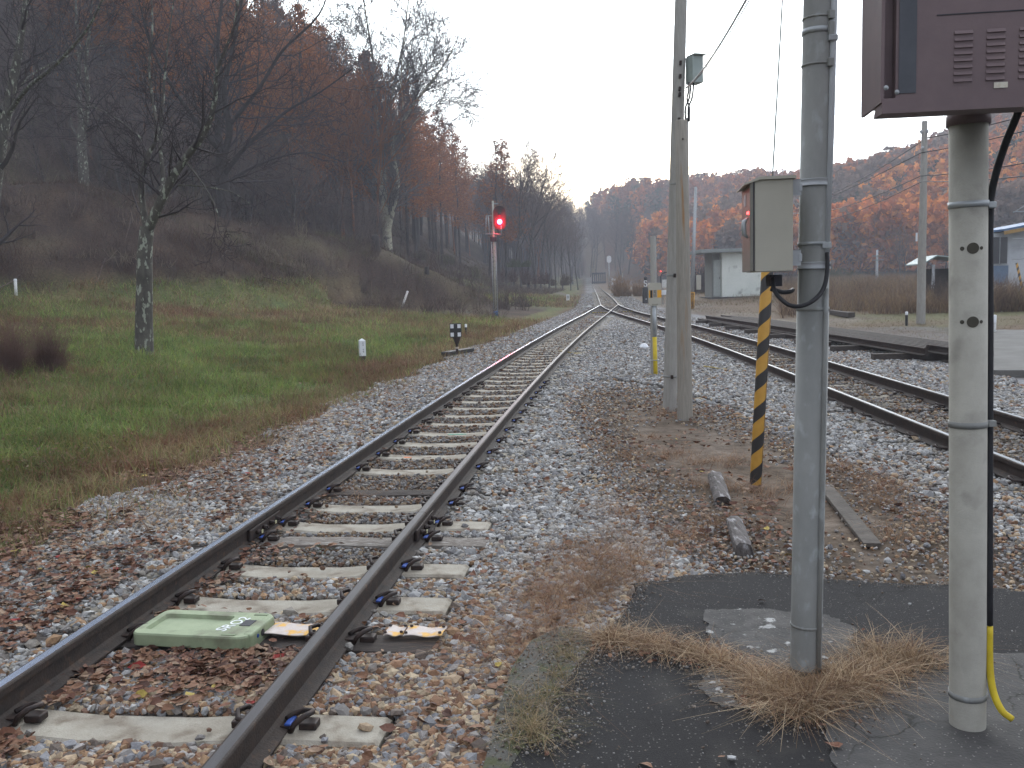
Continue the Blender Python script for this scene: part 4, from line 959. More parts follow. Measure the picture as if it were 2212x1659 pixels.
for y, m_ in ((443, M_GALVL), (914, M_GALV), (1497, M_GALV)):
    band(.0618, .021, m_, 'band', cpst, post_s(y), PX, 40)
cx = [P(2137, 1350, D=3.2), P(2137, 1100, D=3.21), P(2138, 700, D=3.22), P(2139, 440, D=3.22), P(2150, 380, D=3.2), P(2172, 310, D=3.15), P(2200, 240, D=3.08), P(2216, 180, D=3.02), P(2218, 120, D=3.0)]
mb = MB(); mb.tube(spline([V3(p) for p in cx], 5), .0125, 12); o = mb.build('black_conduit', M_RUBBER); tag(o, 'thick black conduit running down behind the concrete post', 'conduit')
gx = [P(2137, 1352, D=3.2), P(2138, 1440, D=3.19), P(2146, 1495, D=3.17), P(2164, 1535, D=3.14), P(2186, 1553, D=3.13)]
mb = MB(); mb.tube(spline([V3(p) for p in gx], 5), [.0125] * 10 + [.0125] * 6 + [.012] * 5, 12); o = mb.build('cable_guard', M_YELB); tag(o, 'curved yellow cable guard at the foot of the concrete post', 'cable guard')
for y in (443, 914):
    p = P(2139, y, D=3.2); mb = MB(); mb.box((p[0], p[1] - .004, p[2]), (.028, .028, .022), bev=.003); mb.build('conduit_clip', M_GALVL if y < 500 else M_GALV, cpst)
# housing: seen from behind and below
disp = empty('display_housing'); tag(disp, 'dark brown louvred metal display housing mounted on top of the concrete post', 'display')
D0 = 2.98
bl_, br_ = P(1905, 222, D=D0), P(2330, 196, D=D0 - .07)
ux = (V3(br_) - V3(bl_)); ux.z = 0; wid = ux.length; ux.normalize(); uy = Vector((-ux.y, ux.x, 0)); uz = Vector((0, 0, 1))
HM = Matrix(((ux.x, uy.x, 0, bl_[0]), (ux.y, uy.y, 0, bl_[1]), (0, 0, 1, float(bl_[2])), (0, 0, 0, 1)))
HH = .62
b_ = MB(); b_.box((wid / 2 + .02, .02, HH / 2), (wid - .04, .04, HH), bev=.003, M=HM); b_.build('back_panel', M_BROWN, disp)
b_ = MB(); b_.box((wid / 2, .13, HH / 2 + .002), (wid - .01, .18, HH - .02), bev=.003, M=HM); b_.build('case', M_BROWN, disp)
b_ = MB()      # tapered hood side plate
zf = .0
b_.add([HM @ Vector(v) for v in ((-.004, .0, .0), (-.004, .0, HH + .02), (-.004, .24, HH + .02), (-.004, .24, -.005), (.006, .0, .0), (.006, .0, HH + .02), (.006, .24, HH + .02), (.006, .24, -.005))], [(0, 1, 2, 3), (7, 6, 5, 4), (0, 4, 5, 1), (1, 5, 6, 2), (2, 6, 7, 3), (3, 7, 4, 0)]); b_.build('hood_side', M_BROWN, disp)
b_ = MB(); b_.add([HM @ Vector(v) for v in ((.0, -.002, -.034), (wid, -.002, -.034), (wid, -.002, .012), (.0, -.002, .012), (.0, .10, -.034), (wid, .10, -.034), (wid, .06, .012), (.0, .06, .012))], [(0, 1, 2, 3), (7, 6, 5, 4), (0, 4, 5, 1), (1, 5, 6, 2), (2, 6, 7, 3), (3, 7, 4, 0)]); b_.build('lower_skirt', M_BROWN, disp)
b_ = MB(); b_.box((.075, -.0015, HH / 2), (.052, .003, HH - .05), M=HM); b_.build('groove_shade', mat('groove_shade_bluish', (.085, .09, .105), None, .5), disp)  # flat strip whose dark colour carries the shade of the groove
b_ = MB(); b_.box((wid / 2 + .06, -.001, .255), (wid - .2, .003, .003), M=HM); b_.build('seam', M_BROWND, disp)
b_ = MB(); b_.box((.40, -.0015, .41), (.36, .004, .12), M=HM); b_.build('upper_recess_shade', mat('recess_shade_dark', (.07, .075, .085), None, .5), disp)  # thin plate, not sunk in; its colour paints the shade of a recess
for cx_ in (.24, .335, .43):
    for k in range(8):
        b_ = MB(); zz = .05 + k * .0205
        b_.add([HM @ Vector(v) for v in ((cx_ - .027, -.0, zz), (cx_ + .027, -.0, zz), (cx_ + .027, -.006, zz + .001), (cx_ - .027, -.006, zz + .001), (cx_ - .027, -.0, zz + .012), (cx_ + .027, -.0, zz + .012))], [(0, 1, 2, 3), (3, 2, 5, 4), (0, 3, 4), (1, 5, 2)]); b_.build('louvre', M_BROWN, disp)
b_ = MB(); b_.box((.352, -.0018, .035), (.04, .0028, .017), M=HM); b_.build('sticker', mat('sticker_cream', (.55, .50, .40), (.7, .68, .6), .6, scale=60), disp)
for x_, z_ in ((.045, .03), (.012, .045)):
    b_ = MB(); b_.lathe([(0, .004), (.006, .003), (.008, 0)], 10, HM @ Matrix.Translation((x_, -.001, z_)) @ Matrix.Rotation(PI / 2, 4, 'X')); b_.build('screw', M_GALVL, disp)
b_ = MB(); sc_ = post_s(250); b_.lathe([(.066, -.035), (.070, -.035), (.070, .0), (.067, .003), (.067, .12), (0, .12)], 32, PX @ Matrix.Translation((0, 0, sc_))); b_.build('mounting_sleeve', M_BROWN, disp)
b_ = MB(); b_.box(qb + Vector((.0, -.03, .055)), (.15, .12, .09), bev=.004); b_.build('mounting_block', M_BROWN, disp)

# ------------------------------------------------------------------ poles between the tracks
def tapered(name_lb, cat, base, top, r0, r1, m, parts=None, extra_len=0, nm='utility_pole'):
    o = empty(nm); tag(o, name_lb, cat); a, b = V3(base), V3(top); b = b + (b - a).normalized() * extra_len
    mb = MB(); mb.lathe([(r0, -.2), (r0, 0), (r0 * .55 + r1 * .45, (b - a).length * .5), (r1, (b - a).length), (r1 * .9, (b - a).length + .01), (0, (b - a).length + .012)], 24, axis_frame(a, b)[0]); mb.build('shaft', m, o); return o
Dt = 12.2
tp_a, tp_b = P(1447, 862, D=Dt), P(1471, 0, D=Dt)
tallp = tapered('tall slim concrete pole rising out of the top of the picture', 'pole', tp_a, tp_b, .090, .070, M_CONCD, extra_len=2.2)
wp_a, wp_b = P(1480, 905, z=-.18), P(1472, 262, D=11.45)
woodp = tapered('shorter weathered wooden pole strapped in front of the tall concrete pole', 'pole', wp_a, wp_b, .094, .072, M_WOODP)
TX, TL = axis_frame(tp_a, tp_b)
def s_at(M_, y, mx=12): return float(min(np.linspace(0, mx, 2401), key=lambda s: abs(proj(M_ @ Vector((0, 0, s)))[1] - y)))
for y, lo_ in ((140, 1), (168, 1), (195, 0), (207, 0), (262, 0), (398, 0), (595, 0), (813, 0)):
    s_ = s_at(TX, y); r_ = float(np.interp(s_, [0, TL / 2, TL], [.090, .081, .070])) + .001
    bb = band(r_, .05 if lo_ else .025, M_GALV if not lo_ else M_GALVL, 'band', tallp, s_, TX, 20)
    q = MB(); q.box((-r_ - .02, 0, s_), (.05, .03, .05), bev=.004, M=TX); q.build('band_bolt', M_CLIP, bb)
for y in (300, 370, 450, 560, 700):
    s_ = s_at(TX, y)
jb = empty('junction_box'); tag(jb, 'pale grey-green box high on the right side of the tall pole', 'junction box')
jc = V3(P(1500, 152, D=12.15)); q = MB(); q.box(jc, (.155, .18, .335), rot=Matrix.Rotation(R(20), 3, 'Z'), bev=.008); q.build('case', mat('box_greygreen', (.36, .42, .40), (.32, .37, .35), .5), jb)
q = MB(); q.box(jc + Vector((.02, -.03, .175)), (.175, .2, .012), rot=Matrix.Rotation(R(20), 3, 'Z'), bev=.003); q.build('lid', mat('lid_greygreen', (.42, .47, .45), None, .5), jb)
q = MB(); q.tube([jc + Vector((.085, .03, .02)), jc + Vector((.10, .03, .01)), jc + Vector((.10, .03, -.03)), jc + Vector((.085, .03, -.04))], .006, 6); q.build('latch', M_GALV, jb)
for k, (x0, x1) in enumerate(((1492, 1478), (1498, 1484), (1488, 1486))):
    pts = [P(x0, 178, D=12.1), P(x0 - 1, 198, D=12.05), P(x0 - 4, 215, D=11.95), P(x1 + 3, 232, D=11.9), P(x1 + 3, 262, D=11.85)]
    q = MB(); q.tube(spline([V3(p) for p in pts], 4), .011, 8); q.build('cable_tail', M_RUBBER, jb)
# insulated conduit down the tall pole behind the wood
q = MB(); q.tube([P(1484.5, 255, D=11.9), P(1487, 600, D=11.9)], .016, 8); q.build('riser_pipe', M_GALVL, tallp)
# two service cables to the steel pole top
for k, off in enumerate((0, 9)):
    a, b = V3(P(1481, 190 + off * .3, D=12.0)), V3(P(1773 + off, -312 + off, D=3.7))
    pts = [a.lerp(b, t) - Vector((0, 0, .12 * 4 * t * (1 - t))) for t in np.linspace(0, 1, 12)]
    q = MB(); q.tube(pts, (.008, .004)[k], 8); o = q.build('service_cable', M_GALVL if k == 0 else M_GALV); tag(o, ('thicker grey service cable running from the tall pole up to the right', 'thinner service wire running just above the thick grey cable')[k], 'cable')
for y in (300, 372, 447, 395):
    c = V3(P(1475, y, D=11.36)); q = MB(); q.lathe([(0, .004), (.009, .003), (.011, 0)], 10, Matrix.Translation(c) @ Matrix.Rotation(PI / 2, 4, 'X')); q.build('step_bolt', M_CLIP, woodp)
c = V3(P(1485, 689, D=11.30)); q = MB(); q.lathe([(0, .004), (.018, .003), (.02, 0)], 16, Matrix.Translation(c) @ Matrix.Rotation(PI / 2, 4, 'X')); q.build('tag_disc', M_CLEANW, woodp)
# -- call box on a short post
Dc = 16.1
post = tapered('short grey concrete post behind the trackside telephone box', 'post', P(1413, 813, D=Dc + .25), P(1411, 512, D=Dc + .25), .066, .05, M_CONCD, nm='concrete_post')
cb = empty('telephone_box'); tag(cb, 'beige trackside telephone box with yellow band on a slim pipe', 'telephone box')
cbc = V3(P(1414.5, 635.5, D=Dc)); wx, hx = 27 / FD * Dc, 49 / FD * Dc
q = MB(); RM_ = Matrix.Translation(cbc + Vector((0, .05, 0))) @ Matrix.Rotation(PI / 2, 4, 'X'); q.prism(rrect(wx, hx, .03), .09, RM_); q.build('case', M_BEIGE, cb)
q = MB(); q.box(cbc + Vector((-.0, -.0412, .005)), (wx * .995, .0025, hx * .33)); yb_ = q.build('yellow_band', mat('signal_amber', (.75, .38, .04), (.7, .34, .03), .5), cb)
q = MB(); q.box(cbc + Vector((-wx * .31, -.0436, .005)), (wx * .17, .0024, hx * .33)); q.build('black_bar', M_BLACK, cb)
q = MB(); q.box(cbc + Vector((-wx * .02, -.0436, .005)), (wx * .36, .0024, hx * .33)); q.build('label_panel', mat('label_grey', (.45, .43, .37), None, .6), cb)
text_mesh('電\n話', .062, M_BLACK, .0006, 'lettering', cb, Matrix.Translation(cbc + Vector((-wx * .02, -.0456, .008))) @ Matrix.Rotation(PI / 2, 4, 'X'))
q = MB()
for k in range(5): q.box(cbc + Vector((-.045 + k * .02, -.041, -hx * .44)), (.012, .002, .010))
q.build('small_print', M_BLACK, cb)
pp = [P(1413, 660, D=Dc), P(1414, 728, D=Dc), P(1416.5, 818, D=Dc)]
q = MB(); q.tube([pp[0], pp[1]], .033, 14); q.build('pipe', M_GALVL, cb)
q = MB(); q.tube([pp[1], V3(pp[2]) - Vector((0, 0, .05))], .037, 14); q.build('yellow_guard', M_YELB, cb)
q = MB(); q.box(V3(P(1414, 778, D=Dc - .03)), (.2, .03, .012)); q.build('clamp', M_GALVL, cb)
# white cap marker, log, board, loose white stones
dm = empty('ground_marker', tuple(P(1391, 757, z=-.19))); tag(dm, 'small white faceted cap on a grey stub in the ballast', 'marker')
q = MB(); q.lathe([(.10, .06), (.125, .075), (.12, .10), (.06, .17), (0, .172)], 8, smooth=False); q.build('cap', M_CLEANW, dm)
q = MB(); q.lathe([(.07, -.02), (.07, .07), (0, .07)], 10); q.build('stub', M_CONC, dm)
def log(a, b, r, m, lb, cat='log', flat=1.0, n=16):
    a, b = V3(a), V3(b); M_, L_ = axis_frame(a, b); V, F = [], []; k = 14; r_ = random.Random(lb)
    ph = [r_.uniform(.85, 1.12) for _ in range(n)]
    for i in range(k + 1):
        for j in range(n):
            an = 2 * PI * j / n; rr_ = r * ph[j] * (1 + .03 * math.sin(i * .9 + j)) * r_.uniform(.985, 1.015) * (1 if 0 < i < k else r_.uniform(.85, 1))
            V.append(M_ @ Vector((rr_ * math.cos(an), rr_ * math.sin(an) * flat, L_ * i / k + (r_.uniform(-.03, .03) if i in (0, k) else 0))))
    for i in range(k):
        for j in range(n): F.append((i * n + j, i * n + (j + 1) % n, (i + 1) * n + (j + 1) % n, (i + 1) * n + j))
    F += [tuple(range(n))[::-1], tuple(k * n + j for j in range(n))]
    mb = MB(); mb.add(V, F); o = mb.build('old_log', m); return tag(o, lb, cat)
M_LOG = mat('grey_log', (.15, .135, .13), (.07, .062, .058), .95, 0, 14, .9, 50, stretch=(2, .35, 1), c3=(.30, .29, .29), c3lo=.55, c3hi=.62, c3scale=12)
log(P(1545, 1030, z=-.14), P(1562, 1085, z=-.15), .062, M_LOG, 'upper end of weathered grey log sticking out of leaves')
log(P(1585, 1130, z=-.15), P(1606, 1192, z=-.14), .062, M_LOG, 'lower end of weathered grey log near the asphalt edge')
q = MB(); a, b = V3(P(1785, 1055, z=-.165)), V3(P(1885, 1178, z=-.165)); d_ = b - a
q.box((a + b) / 2, (.11, d_.length, .03), rot=Matrix.Rotation(math.atan2(-d_.x, d_.y), 3, 'Z'), bev=.006); tag(q.build('old_board', mat('soil_board', (.12, .105, .09), (.07, .06, .052), .95, 0, 8, .6, 30)), 'flat rotten board half sunk in gravel behind the steel pole', 'board')
for i, (x, y, s_) in enumerate(((1872, 1238, .028), (1918, 1215, .036), (1640, 1197, .02), (1965, 1306, .012), (1662, 1488, .018), (1580, 1640, .016))):
    p = P(x, y, z=(-.16 if y < 1262 else ZA + .006)); v = ROCKS[i] * s_; q = MB(); q.add([(a[0] + p[0], a[1] + p[1], a[2] * .8 + p[2] + s_ * .3) for a in v], ICF.tolist())
    lbs = ['white angular stone behind the steel pole', 'largest pale stone on the gravel right of the steel pole', 'small pale chip at the end of the log', 'tiny pale chip on the asphalt by the concrete post', 'flat pale chip at the foot of the steel pole', 'flat pale chip at the bottom edge of the asphalt'][i]
    tag(q.build('loose_stone', mat('pale_stone_%d' % i, (.45, .45, .44), (.34, .34, .34), .9, scale=40)), lbs, 'stone')

def grit():
    n = 9000; cx_, cy_ = np.array([q[:2] for q in seam + ks + ks]).T; i = rng.integers(0, len(cx_), n)
    x = cx_[i] + rng.normal(0, .13, n); y = cy_[i] + rng.normal(0, .10, n); m_ = 1500
    e0 = np.array(ASPH[4:12]); j = rng.integers(0, len(e0) - 1, m_); t = rng.random(m_)[:, None]; q = e0[j] + (e0[j + 1] - e0[j]) * t + rng.normal(0, .05, (m_, 2))
    x, y = np.append(x, q[:, 0]), np.append(y, q[:, 1]); u_, v_ = rng.uniform(-.2, 3.2, 500), rng.uniform(2.6, 5.2, 500); x, y = np.append(x, u_), np.append(y, v_)
    k = in_poly(x, y, ASPH) | in_poly(x, y, KERB); x, y = x[k], y[k]; n = len(x); s_ = rng.exponential(.0022, n) + .0016
    pal = np.array([[.14, .11, .085], [.20, .17, .14], [.10, .075, .06], [.26, .25, .24]]); s_ = np.minimum(s_, .011)
    scatter_rocks('grit', np.stack([x, y, ZA + .005 + s_ * .4], 1), s_, pal[rng.integers(0, 4, n)], 'fine grit and soil crumbs strewn over the asphalt and kerb')
    # broken leaf litter caught under the tufts
    n = 1500; cx_, cy_ = np.array([q[:2] for q in seam]).T; i = rng.integers(0, len(cx_), n); x = cx_[i] + rng.normal(0, .06, n); y = cy_[i] + rng.normal(0, .06, n)
    RM = rand_rot(n); RM[:, 2, :] *= .45; base = np.array([[-1, -.4, 0], [.2, -.6, .1], [1, .1, 0], [.1, .6, .15], [-.7, .4, 0]]); s_ = rng.uniform(.008, .02, n)
    V = np.einsum('nij,vj->nvi', RM, base) * s_[:, None, None] + np.stack([x, y, np.full(n, ZA + .014)], 1)[:, None, :]
    pal = np.array([[.17, .08, .05], [.11, .055, .04], [.23, .13, .08]]); o = link('leaf_litter', mesh_np('leaf_litter', V.reshape(-1, 3), [np.arange(n * 5).reshape(-1, 5)], M_LEAF, False, np.repeat(pal[rng.integers(0, 3, n)], 5, 0))); tag(o, 'broken brown leaf litter caught under the dry grass by the pole', 'leaves', kind='stuff')
grit()

# ------------------------------------------------------------------ signs and posts left of the track
kp = empty('distance_post', tuple(P(784, 783, z=float(H(np.array([-3.4]), np.array([21.1]))[0]))), R(20)); kz = kp.location.z
kp.location = (kp.location.x, kp.location.y, kz - .02); tag(kp, 'white square marker post with a pointed top in the grass', 'marker post')
q = MB(); q.box((0, 0, .08), (.125, .125, .24), bev=.006); q.build('black_foot', M_BLACK, kp)
q = MB(); w_ = .072; q.add([(-w_, -w_, .18), (w_, -w_, .18), (w_, w_, .18), (-w_, w_, .18), (-w_, -w_, .55), (w_, -w_, .55), (w_, w_, .55), (-w_, w_, .55), (0, 0, .60)], [(3, 2, 1, 0), (0, 1, 5, 4), (1, 2, 6, 5), (2, 3, 7, 6), (3, 0, 4, 7), (4, 5, 8), (5, 6, 8), (6, 7, 8), (7, 4, 8)]); q.build('white_shaft', M_CLEANW, kp)
text_mesh('C\n8\n\n0\n8', .055, M_BLACK, .0006, 'lettering', kp, Matrix.Translation((.01, -.0735, .385)) @ Matrix.Rotation(PI / 2, 4, 'X'))
text_mesh('1\n1\n4\n7', .04, M_CLIP, .0006, 'side_lettering', kp, Matrix.Translation((-.0735, .0, .44)) @ Matrix.Rotation(-PI / 2, 4, 'Z') @ Matrix.Rotation(PI / 2, 4, 'X'))
zi = h1(-1.31, 22.33)
ib = empty('indicator_board', tuple(P(988, 770, z=zi))); tag(ib, 'black square board with four white squares on a short post', 'track sign')
Di = float(ib.location.y); s_ = Di / FD
q = MB(); q.box((-.02, 0, 56.5 * s_), (25 * s_, .02, 30 * s_), bev=.004); q.build('board', M_BLACK, ib)
for sx_ in (-1, 1):
    for sz_ in (-1, 1):
        q = MB(); q.box((-.02 + sx_ * 7.6 * s_, -.0112, (56.5 + sz_ * 9) * s_), (7 * s_, .0022, 8.5 * s_)); q.build('white_square', M_CLEANW, ib)
q = MB(); q.lathe([(.03, -.05), (.03, 18 * s_), (.035, 26 * s_), (.10, 40 * s_), (.10, 42 * s_)], 12); q.build('stem', M_CLIP, ib)
q = MB(); q.lathe([(.041, 17 * s_), (.041, 21 * s_)], 12); q.build('cream_ring', M_PLATE, ib)
q = MB(); a, b = P(960, 768, z=zi + .05), P(1018, 760, z=zi + .03); d_ = V3(b) - V3(a)
q.box((V3(a) + V3(b)) / 2 + Vector((0, 0, .03)), (d_.length, .2, .14), rot=Matrix.Rotation(math.atan2(d_.y, d_.x), 3, 'Z'), bev=.02); tag(q.build('dark_block', M_BLACK), 'dark rubbery block lying beneath the four-square board', 'block')
def stake(x, y0, y1, w, z, mB, mT, lb, cat='stake', split=.3, nm='stake'):
    b = V3(P(x, y1, z=z)); D_ = b.y; h_ = (y1 - y0) / FD * D_; w_ = w / FD * D_ / 2
    o = empty(nm, b); tag(o, lb, cat); q = MB(); q.lathe([(w_, -.1), (w_, h_ * (1 - split))], 10); q.build('shaft', mB, o)
    q = MB(); q.lathe([(w_, h_ * (1 - split)), (w_ * 1.02, h_ * .97), (w_ * .5, h_), (0, h_)], 10); q.build('cap', mT, o); return o
stake(1007, 700, 723, 5, h1(-1.1, 24), M_BLACK, M_CLEANW, 'small black stake with white top beside the four-square board')
stake(1958, 673, 697, 6, -.08, M_BLACK, M_CLEANW, 'black stake with white cap near the far right pole')
stake(2147, 680, 713, 9, -.08, M_WHITE, M_CLEANW, 'white pointed marker post seen beside the black conduit', split=.5)
# leaning white posts at the slope foot
def at_ground(x, y, lo=5, hi=120):
    for D_ in np.linspace(lo, hi, 2400):
        p = P(x, y, D=D_)
        if p[2] < h1(p[0], p[1]): return p
    return P(x, y, D=hi)
for (x0, y0, x1, y1, w_, lb) in ((35, 642, 33, 606, 7, 'white concrete marker stake at the far left edge of the lawn'), (868, 665, 880, 631, 5, 'white post leaning to the right at the foot of the slope')):
    a = V3(at_ground(x0, y0)); b = V3(P(x1, y1, D=a.y)); r_ = w_ / FD * a.y / 2
    q = MB(); q.tube([a - (b - a) * .15, b], [r_, r_ * .9], 8); o = q.build('white_post', M_WHITE); tag(o, lb, 'post')
    q = MB(); q.lathe([(r_ * 1.05, 0), (r_ * .8, r_), (0, r_ * 1.1)], 8, axis_frame(b, b + (b - a))[0]); q.build('cap', M_CLEANW, o)
a = V3(at_ground(1227, 652, 40, 140)); s_ = a.y / FD
k2 = empty('white_plate_sign', a); tag(k2, 'small white plate with a dark figure left of the turnout', 'track sign')
q = MB(); q.box((0, 0, 9 * s_), (7 * s_, .05, 13 * s_), bev=.01); q.build('board', M_CLEANW, k2)
q = MB(); q.box((0, 0, 1.5 * s_), (6 * s_, .04, 4 * s_)); q.build('foot', M_CLIP, k2)
text_mesh('8', 9 * s_, mat('dark_green_ink', (.03, .08, .06)), .002, 'figure', k2, Matrix.Translation((0, -.03, 10 * s_)) @ Matrix.Rotation(PI / 2, 4, 'X'))

# -- main signal
sb = V3(at_ground(1071, 682, 20, 90)); Ds = sb.y; u = Ds / FD
sig = empty('railway_signal'); tag(sig, 'tall slim railway signal mast showing a bright red light', 'signal')
def S(x, y, dD=0): return V3(P(x, y, D=Ds + dD))
q = MB(); q.tube([sb - Vector((0, 0, .2)), S(1064.5, 434)], [.06, .055], 14); q.build('mast', M_CONCP, sig)
q = MB(); q.tube([sb + Vector((-.1, 0, 0)), S(1061.5, 520)], .022, 8); q.tube([sb + Vector((.12, -.05, 0)), S(1070, 520)], .022, 8); ld = q.build('ladder', M_GALVL, sig)
for k in range(16):
    t = k / 16; a = along(sb + Vector((-.1, 0, 0)), S(1061.5, 520), t + .03); b = along(sb + Vector((.12, -.05, 0)), S(1070, 520), t + .03); r_ = MB(); r_.tube([a, b], .015, 6); r_.build('rung', M_CLIP, ld)
q = MB(); q.tube([sb - Vector((0, 0, .02)), S(1070.6, 672)], .14, 14); q.build('blue_foot', mat('blue_paint', (.05, .16, .36), (.06, .13, .25), .6), sig)
hc = S(1079, 470.5, -.15); hd = empty('signal_head', (0, 0, 0)); hd.parent = sig
q = MB(); q.prism(rrect(26 * u, 50 * u, 12.4 * u, 8), .03, Matrix.Translation(hc) @ Matrix.Rotation(PI / 2, 4, 'X')); q.build('backboard', M_BLACK, hd)
lc = S(1079.4, 479.5, -.2)
for c, lit in ((lc, True), (lc + Vector((0, 0, 17 * u)), False)):
    q = MB(); q.lathe([(4.0 * u, 0), (4.2 * u, .28), (4.0 * u, .28), (3.8 * u, .0)], 20, Matrix.Translation(c) @ Matrix.Rotation(PI / 2, 4, 'X')); q.build('lamp_hood', M_BLACK, hd)
    q = MB(); q.lathe([(0, .31), (3.4 * u, .30), (5.2 * u if lit else 3.7 * u, .27), (5.2 * u if lit else 3.7 * u, 0)], 20, Matrix.Translation(c) @ Matrix.Rotation(PI / 2, 4, 'X')); q.build('lens', M_RED if lit else M_DARKGLASS, hd)  # lit lens made wider than its hood so its shape includes the glow
q = MB(); q.lathe([(0, .335), (1.9 * u, .325), (2.3 * u, .305)], 16, Matrix.Translation(lc) @ Matrix.Rotation(PI / 2, 4, 'X')); q.build('lamp_core', M_REDC, hd)
pl_ = bpy.data.lights.new('signal_lamp_light', 'SPOT'); plo = bpy.data.objects.new('signal_lamp_light', pl_); COL.objects.link(plo); plo.parent = hd
pl_.energy = 220; pl_.color = (1, .01, .03); pl_.shadow_soft_size = .12; pl_.spot_size = R(80); pl_.spot_blend = .6; plo.location = lc + Vector((0, -.4, 0)); plo.rotation_euler = (R(90), 0, R(180 + 2)); plo.rotation_euler = (Vector((0, 1, .03))).to_track_quat('Z', 'Y').to_euler()
q = MB(); q.box(S(1070, 440), (12 * u, .04, .05)); q.build('head_bracket', M_GALVL, sig)
fr2 = MB(); A_, B_, C_, D_ = S(1050, 466, .4), S(1049.5, 506, .4), S(1083, 506, -.4), S(1062, 466, .4)
for a, b in ((A_, B_), (B_, C_), (A_, D_), (C_, C_ + Vector((0, 0, .45))), (A_.lerp(D_, .35), B_.lerp(C_, .25)), (B_ + Vector((0, -.6, 0)), C_), (B_, B_ + Vector((0, -.6, 0)))): fr2.tube([a, b], .022, 6)
fr2.build('work_platform', M_GALVL, sig)
q = MB(); q.box(S(1066, 517), (13 * u, .3, 10 * u), bev=.02); q.build('relay_box', M_BROWND, sig)

# -- second signal and boxes far up the line
Dm = 135
m2 = empty('railway_signal'); tag(m2, 'distant signal mast with a pale oval head beside the single track', 'signal')
q = MB(); q.tube([P(1316, 626, D=Dm), P(1315, 560, D=Dm)], .09, 10); q.build('mast', M_PIPE, m2)
q = MB(); q.prism(rrect(9.5 / FD * Dm, 15 / FD * Dm, .3, 6), .1, Matrix.Translation(V3(P(1315.5, 560, D=Dm - .2))) @ Matrix.Rotation(PI / 2, 4, 'X')); q.build('head', M_CLEANW, m2)
def boxcase(x0, y0, x1, y1, D_, m_, lb, nm='equipment_case', leg=8, dep=.5, cat='equipment case'):
    c = V3(P((x0 + x1) / 2, (y0 + y1) / 2, D=D_)); u_ = D_ / FD; w_, h_ = (x1 - x0) * u_, (y1 - y0) * u_
    o = empty(nm, (c.x, c.y, c.z - h_ / 2 - leg * u_)); tag(o, lb, cat)
    q = MB(); q.box((0, dep / 2, h_ / 2 + leg * u_), (w_, dep, h_), bev=.02 * min(1, w_)); q.build('cabinet', m_, o)
    q = MB(); q.box((0, -.006, h_ / 2 + leg * u_), (w_ * .86, .012, h_ * .88), bev=.003); q.build('door', m_, o)
    for sx_ in (-1, 1):
        q = MB(); q.box((sx_ * w_ * .35, dep / 2, leg * u_ / 2 - .2), (.06, .06, leg * u_ + .4)); q.build('leg', M_GALV, o)
    return o
boxcase(1322, 602, 1330.5, 616, 130, M_CLEANW, 'tall white equipment case beside the distant mast', leg=6)
boxcase(1333.5, 605, 1341, 612.5, 130, M_CLEANW, 'squarer white equipment case right of the tall white one', leg=12)
q = MB(); q.tube([P(1345, 620, D=128), P(1344.5, 591, D=128)], .07, 8); o = q.build('thin_post', M_CONCD); tag(o, 'thin grey post right of the distant white cases', 'post'); q = MB(); q.lathe([(.09, 0), (.05, .1), (0, .1)], 8, Matrix.Translation(V3(P(1344.5, 591, D=128)))); q.build('cap', M_CONCD, o)
boxcase(1431, 604, 1442, 621, 72, M_WHITE, 'white notice board-like case behind the poles', leg=10, dep=.2)
boxcase(1431, 627, 1443, 637, 62, M_CLEANW, 'small white slanted case low behind the telephone box', leg=8, dep=.4)
ws = empty('level_signal', tuple(P(1428, 655, D=66))); tag(ws, 'little signal arm with a tiny red light behind the poles', 'signal'); zz = ws.location.z
q = MB(); q.tube([(0, 0, -.2), (0, 0, 1.9)], .05, 8); q.build('post', M_BLACK, ws)
q = MB(); q.tube([(0, 0, 1.9), (.1, 0, 2.1), (.5, 0, 2.2), (.8, 0, 2.2)], .035, 8); q.build('arm', M_BLACK, ws)
q = MB(); q.lathe([(0, .04), (.025, .03), (.03, 0), (0, 0)], 12, Matrix.Translation((0, -.05, 2.25)) @ Matrix.Rotation(PI / 2, 4, 'X')); q.build('lamp', M_LED, ws)
# turnout indicator with an S plate
ip = empty('point_indicator', tuple(P(1395, 656, z=-.1))); tag(ip, 'black drum point indicator topped by a white letter S', 'point indicator'); ui = ip.location.y / FD
q = MB(); q.lathe([(7 * ui, -.1), (7.2 * ui, 4 * ui), (6.8 * ui, 34 * ui), (3 * ui, 36 * ui), (0, 36 * ui)], 16); q.build('drum', M_BLACK, ip)
text_mesh('S', 19 * ui, M_CLEANW, .02, 'letter_plate', ip, Matrix.Translation((-.03, -.22, 42.5 * ui)) @ Matrix.Rotation(PI / 2, 4, 'X'))
q = MB(); q.tube([(0, 0, 36 * ui), (0, 0, 54 * ui)], 1.2 * ui, 8); q.build('spindle', M_BLACK, ip)
q = MB(); q.lathe([(0, 50 * ui), (3.5 * ui, 51 * ui), (3.5 * ui, 56 * ui), (0, 59 * ui)], 12); q.build('lamp_case', M_BLACK, ip)
q = MB(); q.lathe([(0, .012), (1.4 * ui, .01), (1.6 * ui, 0)], 10, Matrix.Translation((0, -7 * ui, 10 * ui)) @ Matrix.Rotation(PI / 2, 4, 'X')); q.build('white_dot', M_PIPE, ip)
